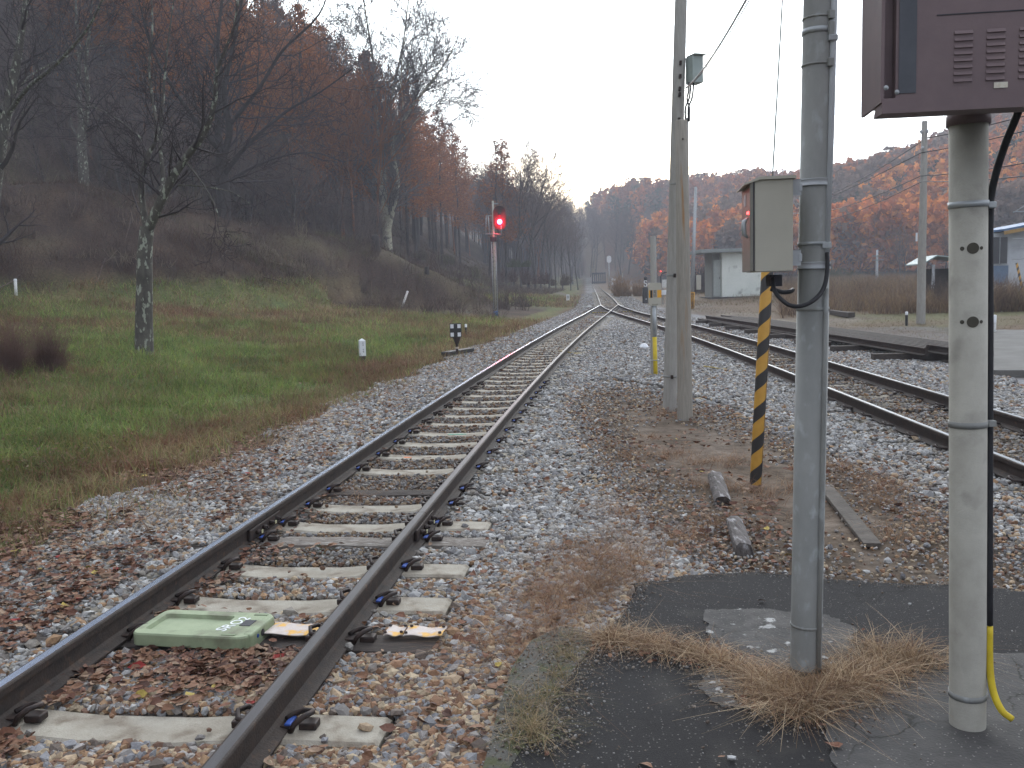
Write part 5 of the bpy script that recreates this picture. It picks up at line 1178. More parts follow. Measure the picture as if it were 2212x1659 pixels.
# yellow tags on the turnout bars, plus white creep markers
for (x0, x1, y, lb) in ((1279, 1322, 675, 'row of yellow paint dabs left of the frog'), (1344, 1372, 672.5, 'row of yellow paint dabs right of the frog')):
    a, b = P(x0, y, z=-.03), P(x1, y, z=-.03); o = empty('locking_bar', a); tag(o, lb, 'locking bar')
    q = MB(); L_ = float(b[0] - a[0]); q.box((L_ / 2, 0, -.02), (L_ + .1, .09, .05), bev=.01); q.build('bar', M_BLACK, o)
    n_ = 7 if x0 < 1300 else 4
    for k in range(n_):
        q = MB(); q.box((L_ * (k + .5) / n_, -.047, -.008), (.06 + .04 * (k % 3 == 0), .006, .022)); q.build('paint_dab', M_YELB, o)
for (x, y, rz, lb) in ((1272, 662, 35, 'small white peg left of the turnout'), (1340, 661.5, -40, 'small white peg right of the turnout')):
    p = P(x, y, z=-.02 if y > 661.6 else -.02); q = MB(); q.box(p, (.1, .5, .1), rot=Matrix.Rotation(R(-rz), 3, 'Z'), bev=.01); tag(q.build('white_peg', M_WHITE), lb, 'peg')
for (x0, x1, y, lb) in ((1261, 1325 - 20, 684, 'thin white board edge across the track before the turnout'),):
    a, b = P(x0 + 22, y, z=-.11), P(x1 + 24, y, z=-.11); q = MB(); q.box((V3(a) + V3(b)) / 2, (float(b[0] - a[0]), .1, .05)); tag(q.build('white_board', M_WHITE), lb, 'board')

# ------------------------------------------------------------------ right-hand side
# steel mast with climbing pegs and a lettered yellow guard
Dy = 54.5; ym = empty('steel_mast'); tag(ym, 'thin steel mast with pegs and lettered yellow guard behind the wooden pole', 'mast')
ya, yb2 = V3(P(1494, 667, D=Dy)), V3(P(1503, 404, D=Dy))
q = MB(); q.tube([ya, yb2], [.13, .075], 12); q.build('shaft', M_GALVL, ym)
for k in range(22):
    t = .28 + k * .032; c = ya.lerp(yb2, t); q = MB(); q.tube([c, c + Vector((.17 * (1 if k % 2 else -1), 0, 0))], .02, 5); q.build('peg', M_GALVL, ym)
q = MB(); q.tube([ya - Vector((0, 0, .05)), ya.lerp(yb2, .14)], .155, 14); q.build('yellow_guard', M_YEL, ym)
text_mesh('踏\n切\n注\n意\n点', .19, M_BLACK, .004, 'lettering', ym, Matrix.Translation(ya.lerp(yb2, .07) + Vector((.0, -.165, 0))) @ Matrix.Rotation(PI / 2, 4, 'X'))
q = MB(); q.box(V3(P(1509, 610, D=Dy)), (.26, .2, .85), bev=.02); q.build('meter_box', M_BEIGE, ym)
# concrete hut
Dh = 70; uh = Dh / FD
def Q(x, y, d=0): return V3(P(x, y, D=Dh + d))
hz = Q(1560, 640).z; hut = empty('equipment_hut', (Q(1560, 640).x, Dh, hz)); tag(hut, 'small white flat-roofed concrete hut with a side door', 'hut')
hw, hh, hdp = 3.4, 93 * uh, 3.2
q = MB(); q.box((hw / 2, hdp / 2, hh / 2 - .1), (hw, hdp, hh + .2)); q.build('wall', mat('pale_hut_wall', (.80, .83, .76), (.70, .74, .67), .85, 0, .8, .1, 10, c3=(.38, .40, .35), c3lo=.6, c3hi=.75, c3scale=1.2), hut)
q = MB(); q.box((-.32, hdp / 2 + .35, hh / 2 - .1), (.62, hdp - .7, hh + .2)); q.build('side_wall', mat('shaded_hut_side', (.30, .31, .28), (.25, .26, .24), .9), hut)  # white wall colour darkened here, painting the shade of the recessed side
q = MB(); q.box((-.30, .32, hh * .42), (.56, .05, hh * .84)); dd_ = q.build('door', mat('hut_door', (.40, .43, .40), None, .6), hut)
q = MB(); q.box((-.12, .285, hh * .42), (.04, .03, .16)); q.build('handle', M_CLIP, dd_)
q = MB(); q.box((hw / 2 - .75, hdp / 2 - .1, hh + .13), (hw + 1.9, hdp + 1.1, .26), bev=.03); q.build('roof', mat('hut_roof_slab', (.30, .33, .32), (.24, .26, .25), .85), hut)
q = MB(); q.box((hw / 2 - .3, hdp / 2 - .5, -.25), (hw + 1.6, hdp + 1.4, .4)); q.build('plinth', M_CONC, hut)
# stacks of old rails on timbers
for k in range(8):
    xo = 7.7 + k * .15 + .12; y0_, y1_ = (17.4 + (k % 3) * .3, 36.4 - (k % 4) * .8)
    pth = np.stack([np.linspace(xo + .06 * 0, xo - .12, 12), np.linspace(y0_, y1_, 12), np.full(12, .12)], 1)
    o = link('stored_rail', sweep(pth, PROF, M_RAIL, M_RAIL, HI, 'stored_rail')); tag(o, 'old rust-brown rail lying side by side in the stack' if 0 < k < 7 else ('front rail of the stack, nearest the running line' if k == 0 else 'back rail of the stack of old rails'), 'rail', 'old rails stacked beside the line')
for k in range(3):
    xo = 7.62 + k * .16; pth = np.stack([np.linspace(xo, xo, 6), np.linspace(22 + k, 37.5, 6), np.full(6, -.035)], 1)
    o = link('stored_rail', sweep(pth, PROF, M_RAIL, M_RAIL, HI, 'stored_rail')); tag(o, 'shorter old rail in the lower layer of the stack', 'rail', 'old rails lying under the stack')
for k in range(8):
    q = MB(); q.box((0, 0, 0), (2.3, .2, .15), bev=.01); o = q.build('bearer', M_TIMBERD, None, (8.3, 18.2 + k * 2.5, -.19 + .07 * (k > 1)), R(random.uniform(-6, 6))); o.location.z = -.115; tag(o, 'rough timber bearer beneath the stack of old rails', 'bearer', 'timber bearers under the rail stack')
q = MB(); a, b = V3(P(1745, 668, z=.0)), V3(P(1840, 680, z=.0)); q.box((a + b) / 2, ((b - a).length, .25, .18), rot=Matrix.Rotation(math.atan2((b - a).y, (b - a).x), 3, 'Z'), bev=.01); tag(q.build('timber_baulk', M_TIMBERD), 'dark timber baulk lying on the grass beyond the rail stack', 'timber')
# far right pole and wires
D3 = 31; p3a, p3b = P(1989, 697, D=D3), P(1997.5, 262, D=D3)
p3 = tapered('grey concrete utility pole on the right in front of the orange hillside', 'pole', p3a, p3b, .145, .09, M_CONCD)
q = MB(); q.box(V3(P(1980, 512, D=D3 - .1)), (.06, .02, .28)); q.build('plate', M_CLEANW, p3)
for (x, y) in ((1990, 285), (2003, 284), (1993, 320)):
    q = MB(); q.lathe([(.03, -.05), (.05, 0), (.05, .03), (.02, .06)], 10, Matrix.Translation(V3(P(x, y, D=D3 - .1)))); q.build('insulator', M_PIPE, p3)
WIRES = [((2450, 178, 22), (2003, 298, D3), (1700, 440, 80), 'uppermost wire crossing behind the display housing'), ((2450, 215, 22), (1990, 330, D3), (1600, 470, 90), 'second wire from the top crossing the orange hillside'),
         ((2450, 300, 20), (1989, 380, D3), (1700, 458, 75), 'third wire sagging across the orange hillside'), ((2450, 340, 18), (1992, 392, 30), (1700, 480, 75), 'lowest long wire sagging across the orange hillside')]
for a, b, c, lb in WIRES:
    pts = []
    for s0, s1 in ((a, b), (b, c)):
        A0, B0 = V3(P(s0[0], s0[1], D=s0[2])), V3(P(s1[0], s1[1], D=s1[2]))
        pts += [A0.lerp(B0, t) - Vector((0, 0, .5 * 4 * t * (1 - t) * (B0 - A0).length / 40)) for t in np.linspace(0, 1, 9)][(1 if pts else 0):]
    q = MB(); q.tube(pts, .016, 5); tag(q.build('overhead_wire', M_RUBBER), lb, 'wire')
# small distribution pole in the scrub
sp = empty('utility_pole', tuple(P(1894, 608, D=92))); tag(sp, 'small pale pole with cross-arm standing in the scrub', 'pole')
q = MB(); q.tube([(0, 0, -.5), (0, 0, 3.1)], [.16, .1], 10); q.build('shaft', M_PIPE, sp)
for z_ in (2.5, 2.1): q = MB(); q.box((0, -.15, z_), (1.1, .1, .1)); q.build('cross_arm', M_GALV, sp)
# shed with a gabled roof and the white house
def gable(w, d, z, h, over=.3):
    return [(-over, -over, z), (w / 2, -over, z + h), (w + over, -over, z), (-over, d + over, z), (w / 2, d + over, z + h), (w + over, d + over, z)]
Dz = 44; s0 = P(2003, 640, D=Dz); shed = empty('shed', (s0[0], Dz, h1(s0[0], Dz)), R(-12)); tag(shed, 'open lean shed with a pale turquoise roof left of the house', 'shed')
zr = float(P(2003, 572, D=Dz)[2]) - shed.location.z
th = .06
q = MB(); V = [(-.3, -.3, zr), (.35, -.3, zr + .38), (2.6, -.3, zr + .05), (-.3, 3.5, zr), (.35, 3.5, zr + .38), (2.6, 3.5, zr + .05)]; V += [(x, y, z + th) for x, y, z in V]
q.add(V, [(0, 3, 4, 1), (1, 4, 5, 2), (6, 7, 10, 9), (7, 8, 11, 10), (0, 1, 7, 6), (1, 2, 8, 7), (3, 9, 10, 4), (4, 10, 11, 5), (0, 6, 9, 3), (2, 5, 11, 8)]); q.build('roof', mat('turquoise_sheet', (.24, .34, .34), (.32, .36, .35), .6, 0, 3), shed)
for x_, y_ in ((.25, 0), (2.2, 0), (.25, 3.1), (2.2, 3.1)): q = MB(); q.box((x_, y_, zr / 2), (.12, .12, zr)); q.build('post', M_PIPE, shed)
q = MB(); q.box((1.3, 3.1, zr * .45), (2., .08, zr * .9)); q.build('back_wall', M_TIMBERD, shed)
Dq = 46; u6 = Dq / FD
h0 = P(2141, 620, D=Dq); hx0, hg = float(h0[0]), h1(float(h0[0]), Dq)
house = empty('house', (hx0, Dq, hg)); tag(house, 'white rendered house with a blue roof at the right edge', 'house')
ze = float(P(2141, 505, D=Dq)[2]) - hg
q = MB(); q.add([(-.2, 0, -.3), (7, 0, -.3), (7, 0, ze + 1.1), (-.2, 0, ze - .05), (.3, 2.6, -.3), (7, 2.6, -.3), (7, 2.6, ze + 1.1), (.3, 2.6, ze - .0)], [(0, 1, 2, 3), (7, 6, 5, 4), (0, 4, 5, 1), (1, 5, 6, 2), (2, 6, 7, 3), (3, 7, 4, 0)]); q.build('wall', mat('house_render', (.60, .63, .66), (.50, .53, .56), .85, 0, 1, c3=(.40, .42, .45), c3lo=.56, c3hi=.7, c3scale=1), house)
sl = math.atan2(1.15, 7.2)
q = MB(); q.box((3.7, .95, ze + .70), (7.2, 3.5, .10), rot=Matrix.Rotation(-sl, 3, 'Y')); rf_ = q.build('roof', mat('blue_sheet_roof', (.06, .13, .27), (.08, .16, .30), .5, 0, 2), house)
q = MB(); q.box((3.7, -.83, ze + .56), (7.2, .08, .17), rot=Matrix.Rotation(-sl, 3, 'Y')); q.build('fascia', mat('ochre_board', (.42, .27, .10), (.34, .21, .08), .7), rf_)
q = MB(); q.box((.35, -.03, ze - .85), (.75, .06, 1.35)); wn = q.build('window', M_DARKGLASS, house)
q = MB(); q.box((.35, -.065, ze - .85), (.03, .02, 1.35)); q.box((.35, -.065, ze - 1.5), (.85, .02, .05)); q.build('window_frame', M_GALVL, wn)
q = MB(); q.box((.3, -.03, ze - 2.05), (1.0, .05, .95)); q.build('lower_panel', mat('blue_grey_panel', (.17, .24, .34), (.13, .18, .26), .7), house)
sc2 = empty('scaffold', (hx0, Dq - 2.2, hg)); tag(sc2, 'thin steel scaffold tubes in front of the white house', 'scaffold')
for z_ in (ze - .35, ze - .8, ze - 1.3, ze + .9): q = MB(); q.tube([(-.2, 0, z_), (4, 0, z_ + .02)], .022, 6); q.build('ledger', M_PIPE, sc2)
for x_ in (1.38, 3.4): q = MB(); q.tube([(x_, 0, -.1), (x_ + .05, 0, ze + 2.2)], .028, 6); q.build('upright', M_PIPE, sc2)
q = MB(); q.tube([(-.2, 0, ze + .85), (1.45, 0, ze + 1.85)], .02, 6); q.build('brace', M_PIPE, sc2)
# leaning striped guy guard by the house
a, b = V3(P(2212, 640, D=40)), V3(P(2196, 568, D=40)); dv = (b - a)
o = link('striped_guard', MB().lathe([(.05, 0), (.05, dv.length), (0, dv.length + .01)], 12).mesh('striped_guard', M_STRIPE)); o.matrix_world = Matrix.Translation(a) @ dv.normalized().to_track_quat('Z', 'Y').to_matrix().to_4x4(); tag(o, 'leaning striped guy guard in the scrub before the house', 'guy guard')
# low road slab at the right
rp = [XY(2135, 712, -.12), XY(2400, 715, -.12), XY(2700, 800, -.12), XY(2150, 800, -.12), XY(2060, 790, -.12)]
zr_ = max(h1(q[0], q[1]) for q in rp) + .01
tag(slab('service_road', rp, zr_ - .3, zr_, mat('grey_road', (.17, .165, .155), (.13, .125, .115), .95, 0, 2, .4, 60), 4, .4, .05), kind='structure')
# blue-grey bridge rail far off where the track vanishes
br = empty('distant_gate', tuple(P(1288, 612, D=230))); tag(br, 'bluish lattice structure beyond the vanishing track', 'gate'); ub = 230 / FD
for k in range(7): q = MB(); q.box(((-8 + k * 4.5) * ub, 0, 10 * ub), (.25, .25, 24 * ub)); q.build('bar', mat('faded_blue_%d' % k, (.05, .07, .10), None, .7), br)
for z_ in (2, 21): q = MB(); q.box((5.5 * ub, -.2, z_ * ub), (30 * ub, .2, .4)); q.build('crossbar', mat('faded_blue_bar_%d' % z_, (.05, .065, .095), None, .7), br)

# ------------------------------------------------------------------ trees
def grow(r_, p, d, L_, r0, lev, cfg, out):
    m = cfg['segs'][lev]; pts = [p]; rad = [r0]; dd = d.copy(); step = L_ / m
    for i in range(m):
        dd = dd + r_.normal(0, cfg['wander'][lev], 3) + np.array([0, 0, cfg['up'][lev]]) ; dd /= np.linalg.norm(dd)
        pts.append(pts[-1] + dd * step); t = (i + 1) / m
        rad.append(max(r0 * (1 - t * cfg['taper'][lev]), cfg['rmin']))
    out[min(lev, 3)].append((np.array(pts), np.array(rad)))
    if lev + 1 < len(cfg['kids']) + 1 and lev < len(cfg['kids']):
        k = cfg['kids'][lev]; k = int(k) + (r_.random() < k % 1)
        ang0 = r_.uniform(0, 2 * PI)
        for j in range(k):
            t = cfg['t0'][lev] + (1 - cfg['t0'][lev]) * (j + r_.random()) / k; t = min(t, .98)
            f = t * m; i = int(f); q = pts[i] + (pts[i + 1] - pts[i]) * (f - i); ax = pts[i + 1] - pts[i]; ax = ax / np.linalg.norm(ax)
            a = ang0 + j * 2.4 + r_.uniform(-.5, .5); u = np.cross(ax, [0.3, .2, 1.]); u /= np.linalg.norm(u) + 1e-6; w = np.cross(ax, u)
            th = R(cfg['ang'][lev]) * r_.uniform(.7, 1.25)
            nd = ax * math.cos(th) + (u * math.cos(a) + w * math.sin(a)) * math.sin(th)
            rr_ = rad[i] * r_.uniform(*cfg['rk']); ll = L_ * cfg['lk'][lev] * r_.uniform(.7, 1.15) * (1.1 - .5 * (t - cfg['t0'][lev]) / (1 - cfg['t0'][lev] + .01))
            grow(r_, q, nd, ll, max(rr_, cfg['rmin']), lev + 1, cfg, out)
BARE = dict(segs=[9, 6, 5, 4, 3], wander=[.05, .10, .12, .14, .15], up=[.02, .06, .05, .03, .02], taper=[.75, .8, .85, .8, .6], kids=[11, 6, 5.5, 4], t0=[.32, .25, .15, .1], ang=[40, 42, 42, 40], lk=[.42, .5, .5, .5], rk=(.38, .62), rmin=.009)
def bare_meshes(seed, cfg, H_, r0, mt, mc, name, lim=(1, 3)):
    r_ = np.random.default_rng(seed); out = [[], [], [], []]
    grow(r_, np.array([0, 0, -.3]), np.array([r_.normal(0, .05), r_.normal(0, .05), 1.]), H_, r0, 0, cfg, out)
    V, F = tubes_np(out[0], 8); V2, F2 = tubes_np(out[1], 5)
    t = mesh_np(name + '_trunk', np.vstack([V, V2]), [np.vstack([F, F2 + len(V)])], mt, True)
    V3_, F3 = tubes_np(out[2] + out[3], 3)
    return t, mesh_np(name + '_crown', V3_, [F3], mc, True)
def larch_meshes(seed, H_, dens=1.0):
    r_ = np.random.default_rng(seed); tr = [], []
    pts = np.array([[r_.normal(0, .05) * i * .3, r_.normal(0, .05) * i * .3, -.3 + (H_ + .3) * i / 8] for i in range(9)])
    paths = [(pts, np.linspace(.17, .02, 9))]; lim, FV = [], []
    nb = int(62 * dens); C = []
    for j in range(nb):
        t = .30 + .69 * (j + r_.random()) / nb; z = t * H_; c = np.array([np.interp(z, pts[:, 2], pts[:, 0]), np.interp(z, pts[:, 2], pts[:, 1]), z])
        L_ = (1 - t) ** .75 * H_ * .26 * r_.uniform(.6, 1.15) + .25; a = r_.uniform(0, 2 * PI); e = R(r_.uniform(-8, 30))
        d = np.array([math.cos(a) * math.cos(e), math.sin(a) * math.cos(e), math.sin(e)]); bp_ = [c + d * L_ * s + np.array([0, 0, .12 * L_ * s * s]) for s in (0, .35, .7, 1)]
        lim.append((np.array(bp_), np.array([.022, .015, .01, .006])))
        for k in range(int(20 * L_ + 9)):
            s = r_.uniform(.15, 1.05); q = c + d * L_ * s + np.array([0, 0, .12 * L_ * s * s]) + r_.normal(0, .10 + .05 * L_, 3) * np.array([1, 1, .8]); C.append(q)
    C = np.array(C); n = len(C); RM = rand_rot(n * 2)
    base = np.array([[-1, -.5, 0], [1, -.45, 0], [.85, .5, 0], [-.9, .4, 0]])
    S_ = r_.uniform(.035, .105, n * 2)
    Q_ = np.einsum('nij,vj->nvi', RM, base) * S_[:, None, None] + np.repeat(C, 2, 0)[:, None, :] + r_.normal(0, .05, (n * 2, 1, 3))
    F = np.arange(n * 8).reshape(-1, 4)
    cl = np.array([[.36, .125, .04], [.28, .095, .033], [.42, .17, .055], [.20, .08, .035], [.33, .13, .045]])[r_.integers(0, 5, n * 2)] * r_.uniform(.7, 1.2, (n * 2, 1))
    V, Ft = tubes_np(paths, 7); V2, F2 = tubes_np(lim, 3)
    tk = mesh_np('larch_trunk', np.vstack([V, V2]), [np.vstack([Ft, F2 + len(V)])], M_BARKD, True)
    return tk, mesh_np('larch_crown', Q_.reshape(-1, 3), [F], M_FOL, False, np.repeat(cl, 4, 0))
FB = dict(BARE); FB['kids'] = [15, 6, 5, 3]; FB['rmin'] = .012; FB['t0'] = [.35, .2, .15, .1]; FB['ang'] = [34, 38, 40, 40]
M_TWIGF = mat('forest_twig', (.16, .115, .10), (.11, .083, .078), .95, 0, .5)
M_TRUNKF = mat('forest_trunk', (.075, .066, .062), (.05, .045, .043), .95, 0, 1.5, c3=(.15, .14, .12), c3lo=.58, c3hi=.66, c3scale=3)
BVAR = [bare_meshes(100 + k, FB, 13, .13 + .02 * (k % 3), M_TRUNKF, M_TWIGF, 'bare_tree') for k in range(6)]
LVAR = [larch_meshes(200 + k, 15, (1, 1, .8, 1.1)[k]) for k in range(4)]
VH = {}
for k_, vs in (('bare', BVAR), ('larch', LVAR)):
    VH[k_] = [max(max(v.co.z for v in t.vertices), max(v.co.z for v in c.vertices)) for t, c in vs]
def plant_tree(kind, x, y, h, label, group):
    v = (BVAR if kind == 'bare' else LVAR); i = random.randrange(len(v)); t, c = v[i]; hb = VH[kind][i]
    o = empty('bare_tree' if kind == 'bare' else 'larch_tree', (x, y, h1(x, y) - .1), random.uniform(0, 2 * PI)); s = h / hb
    o.scale = (s * random.uniform(.85, 1.15), s * random.uniform(.85, 1.15), s)
    tag(o, label, 'tree', group); link('trunk', t, o); link('crown', c, o); return o
SKX = [-400, 600, 660, 720, 780, 850, 900, 960, 1005, 1060, 1110, 1150, 1172, 1200, 1240, 1262, 1285]
SKY = [-900, -80, -10, 20, 62, 150, 182, 215, 228, 258, 272, 300, 345, 385, 418, 440, 485]
def hill_trees():
    nB = nL = 0; tries = 0; pts = []
    while (nB < 185 or nL < 230) and tries < 60000:
        tries += 1
        D_ = math.exp(random.uniform(math.log(57), math.log(270))); xp = random.uniform(-80, 1300)
        p = P(xp, 500, D=D_); x, y = float(p[0]), D_
        dd = (float(np.interp(y, TOEY, TOEX)) - x) * .93
        clear = (13 if xp > 1000 else 8) if 60 < y < 165 and xp > 820 else 1.0
        if 790 < xp < 905 and D_ < 66: continue
        if dd < clear or x > xs(cAC, y) - 5: continue
        if dd > 70: continue
        dc = float(seg_dist(np.array([x]), np.array([y]), CREST)[0][0])
        if y < 72 and dc < 2.5: continue
        if any((a - x) ** 2 + (b - y) ** 2 < (1.2 + y / 90) ** 2 for a, b in pts): continue
        z = h1(x, y); px, py = proj((x, y, z))
        if py < -500 or py < np.interp(px, SKX, SKY) + 12: continue
        hm = (py - np.interp(px, SKX, SKY)) / FD * D_
        nz_ = float(fbm(np.array([x]), np.array([y]), 22, 77)[0])
        larch = D_ > 70 and dd > 9 and ((740 < px < 1035 and random.random() < .85) or (px <= 740 and D_ > 72 and nz_ > .36) or (1035 <= px < 1100 and random.random() < .4))
        if px > 1090: larch = False
        h = random.uniform(13, 21) if larch else random.uniform(9, 18)
        if not larch and 740 < px < 1035: h = random.uniform(5, 7.5)
        if not larch and px <= 740 and D_ < 85: h = random.uniform(7, 11)
        h = min(h, hm * random.uniform(.9, 1.03))
        if h < 4.5: continue
        if larch and nL < 230:
            plant_tree('larch', x, y, h, 'rusty orange larch growing in the dense wood on the left hillside', 'larches on the left hillside'); nL += 1
        elif not larch and nB < 185:
            plant_tree('bare', x, y, h, 'bare grey-brown tree growing in the dense wood on the left hillside', 'bare trees on the left hillside'); nB += 1
        else: continue
        pts.append((x, y))
    # slim open trees standing on the skyline right of the larches
    for (xp, D_, h) in ((1050, 125, 13), (1072, 120, 14), (1088, 122, 15), (1102, 118, 15.5), (1118, 120, 15), (1135, 124, 16), (1150, 126, 14), (1162, 130, 12), (1180, 135, 11), (1195, 140, 10), (1210, 146, 9), (1228, 150, 9), (1244, 156, 8)):
        p = P(xp, 400, D=D_); base_py = proj((p[0], D_, h1(p[0], D_)))[1]; hm = (base_py - np.interp(xp, SKX, SKY)) / FD * D_
        if hm > 5: plant_tree('bare' if xp > 1150 or xp % 4 else 'larch', float(p[0]), D_, min(h + 4, hm * 1.02), 'slim thin-crowned tree on the skyline where the left hillside drops', 'slim trees along the falling skyline')
hill_trees()
def mid_trees():
    n = 0; tries = 0
    while n < 45 and tries < 4000:
        tries += 1
        D_ = math.exp(random.uniform(math.log(95), math.log(240))); xp = random.uniform(1262, 2240)
        if D_ < 120 and 1480 < xp < 1660: continue
        p = P(xp, 600, D=D_); x = float(p[0])
        if x < xs(cC, D_) + 9 + D_ * .03: continue
        h = random.uniform(5, 9) * (1.15 if xp < 1500 else .8)
        if xp > 1700 and random.random() < .4: continue
        plant_tree('bare', x, D_, h, 'low bare brown tree in the scrub before the far hills', 'low bare trees across the valley floor'); n += 1
mid_trees()
def end_trees():
    n = 0
    while n < 48:
        D_ = random.uniform(228, 330); xp = random.uniform(1205, 1420) if n % 2 else random.uniform(1225, 1290); p = P(xp, 600, D=D_); x = float(p[0])
        if D_ < 264 and abs(x - float(xs(cC, D_))) < 5: continue
        px, py = proj((x, D_, h1(x, D_))); h = min(random.uniform(13, 22), (py - (448 if xp > 1255 else float(np.interp(xp, SKX, SKY)))) / FD * D_)
        if h < 5: n += .2; continue
        plant_tree('bare', x, D_, h, 'hazy bare tree closing the valley where the track vanishes', 'bare trees where the track vanishes'); n += 1
end_trees()

def background_wood():
    LO = dict(FB); LO['segs'] = [6, 4, 3, 2]; LO['kids'] = [12, 6, 4]; LO['rmin'] = .02
    temps = []
    for k in range(4):
        r_ = np.random.default_rng(300 + k); o_ = [[], [], [], []]; grow(r_, np.array([0, 0, -.3]), np.array([0, 0, 1.]), 13, .13, 0, LO, o_)
        V, F = tubes_np(o_[0] + o_[1] + o_[2] + o_[3], 3); temps.append((V / V[:, 2].max(), F))
    Vs, Fs, Cs, b, n, tries = [], [], [], 0, 0, 0
    while n < 640 and tries < 50000:
        tries += 1; D_ = math.exp(random.uniform(math.log(66), math.log(250))); xp = random.uniform(-60, 1290)
        if n % 5 < 2: D_ = random.uniform(95, 260); xp = random.uniform(1040, 1285)
        x = float(P(xp, 500, D=D_)[0]); y = D_
        dd = (float(np.interp(y, TOEY, TOEX)) - x) * .93
        if dd < ((13 if xp > 1000 else 9) if 60 < y < 165 and xp > 820 else 2) or dd > 75 or x > xs(cAC, y) - 5: continue
        if float(seg_dist(np.array([x]), np.array([y]), CREST)[0][0]) < 4 and y < 72: continue
        z = h1(x, y); px, py = proj((x, y, z)); sk = np.interp(px, SKX, SKY)
        if py < -400 or py < sk + 14: continue
        orange = random.random() < (.25 if 740 < px < 1035 and D_ > 75 else .12)
        hm = (py - sk) / FD * D_; h = hm * random.uniform(.6, .98) if hm < 24 else random.uniform(12, 20)
        if 740 < px < 1035 and not orange:
            continue
        if 790 < px < 905 and D_ < 68: continue
        if px <= 740 and not orange and D_ < 95: h = min(h, 9)
        if h < 4: continue
        V, F = temps[n % 4]; a = random.uniform(0, 2 * PI); ca, sa = math.cos(a), math.sin(a)
        v = V * h; v = np.stack([v[:, 0] * ca - v[:, 1] * sa + x, v[:, 0] * sa + v[:, 1] * ca + y, v[:, 2] + z - .1], 1)
        Vs.append(v); Fs.append(F + b); b += len(v); base = np.array([.28, .12, .055] if orange else random.choice([[.13, .10, .092], [.11, .085, .085], [.15, .11, .088], [.13, .115, .12]]))
        Cs.append(np.tile(base * random.uniform(.8, 1.2), (len(v), 1))); n += 1
    o = link('background_wood', mesh_np('background_wood', np.vstack(Vs), [np.vstack(Fs)], M_FOL, True, np.vstack(Cs))); tag(o, 'thicket of thin bare trees filling the left hillside wood', 'woods', kind='stuff')
background_wood()

# hero trees ------------------------------------------------------------
def px_path(pts, D_, jit=0):
    """a limb followed through the picture, each point with its own depth offset"""
    return np.array([P(x, y, D=D_ + dz) for x, y, dz in pts])
def hero(label, limbs, D_, mt, mc, seed, twig_cfg, kids, tl, nm='bare_tree', rmin=.008):
    r_ = np.random.default_rng(seed); tr, out = [], [[], [], [], []]
    for li, (pts, r0, r1, kd) in enumerate(limbs):
        c = spline(list(px_path(pts, D_)), 4); rr_ = np.linspace(r0, r1, len(c)); tr.append((c, rr_))
        n = int(kids * kd)
        for j in range(n):
            t = (.12 if kd < 3 else .05) + .86 * (j + r_.random()) / max(n, 1); f = t * (len(c) - 1); i = int(f); q = c[i] + (c[min(i + 1, len(c) - 1)] - c[i]) * (f - i)
            ax = c[min(i + 1, len(c) - 1)] - c[i]; ax /= np.linalg.norm(ax) + 1e-9
            u = np.cross(ax, r_.normal(size=3)); u /= np.linalg.norm(u); th = R(r_.uniform(30, 62))
            nd = ax * math.cos(th) + u * math.sin(th)
            grow(r_, q, nd, tl * r_.uniform(.5, 1.2) * (1.15 - .5 * t), max(rr_[i] * r_.uniform(.3, .5), rmin * 1.5), 1, twig_cfg, out)
    V, F = [], []; b = 0
    for p_, rr_ in tr:
        v, f = tubes_np([(p_, rr_)], 12); V.append(v); F.append(f + b); b += len(v)
    o = empty(nm, tuple(limbs[0][0][0][:1]) and tuple(px_path(limbs[0][0][:1], D_)[0])); tag(o, label, 'tree')
    t_ = link('trunk', mesh_np('trunk', np.vstack(V), [np.vstack(F)], mt, True), o)
    v, f = tubes_np(out[1] + out[2] + out[3], 3); c_ = link('crown', mesh_np('crown', v, [f], mc, True), o)
    for k in (t_, c_): k.matrix_parent_inverse = Matrix.Translation(o.location).inverted()
    return o
TW = dict(segs=[6, 6, 5, 4], wander=[.08, .12, .14, .15], up=[.02, .03, .02, .01], taper=[.8, .85, .85, .7], kids=[0, 5, 4.5], t0=[.2, .15, .1], ang=[40, 42, 42], lk=[.5, .5, .5], rk=(.4, .6), rmin=.006)
# A: lichen-spotted tree on the lawn
Da = float(at_ground(312, 765, 12, 35)[1])
hero('lichen-spotted forked tree standing on the lawn left of the track',
     [([(312, 772, 0), (311, 700, 0), (312, 620, 0), (313, 540, 0), (318, 490, 0)], .20, .145, 0),
      ([(318, 500, 0), (308, 440, .1), (306, 380, .2), (322, 330, .3), (338, 300, .3), (334, 240, .5), (322, 150, .8), (330, 40, 1), (318, -60, 1.4)], .075, .012, 14),
      ([(318, 500, 0), (345, 440, -.2), (372, 385, -.3), (402, 340, -.4), (440, 290, -.6), (462, 230, -.8), (470, 150, -1), (505, 60, -1.3), (520, -60, -1.6)], .115, .015, 18),
      ([(345, 440, -.2), (352, 380, .3), (346, 320, .6), (352, 220, 1), (362, 100, 1.3), (380, -30, 1.5)], .06, .012, 10),
      ([(402, 350, -.4), (440, 400, -.7), (470, 460, -1), (468, 500, -1.1)], .022, .006, 3),
      ([(385, 400, -.3), (430, 402, -.5), (500, 415, -.9), (540, 440, -1.1)], .024, .006, 3),
      ([(306, 300, .3), (250, 255, .6), (190, 225, 1.)], .024, .006, 4)],
     Da, M_BARK, M_TWIG, 11, dict(TW, up=[.05, .05, .03, .02]), 1.3, 1.9)
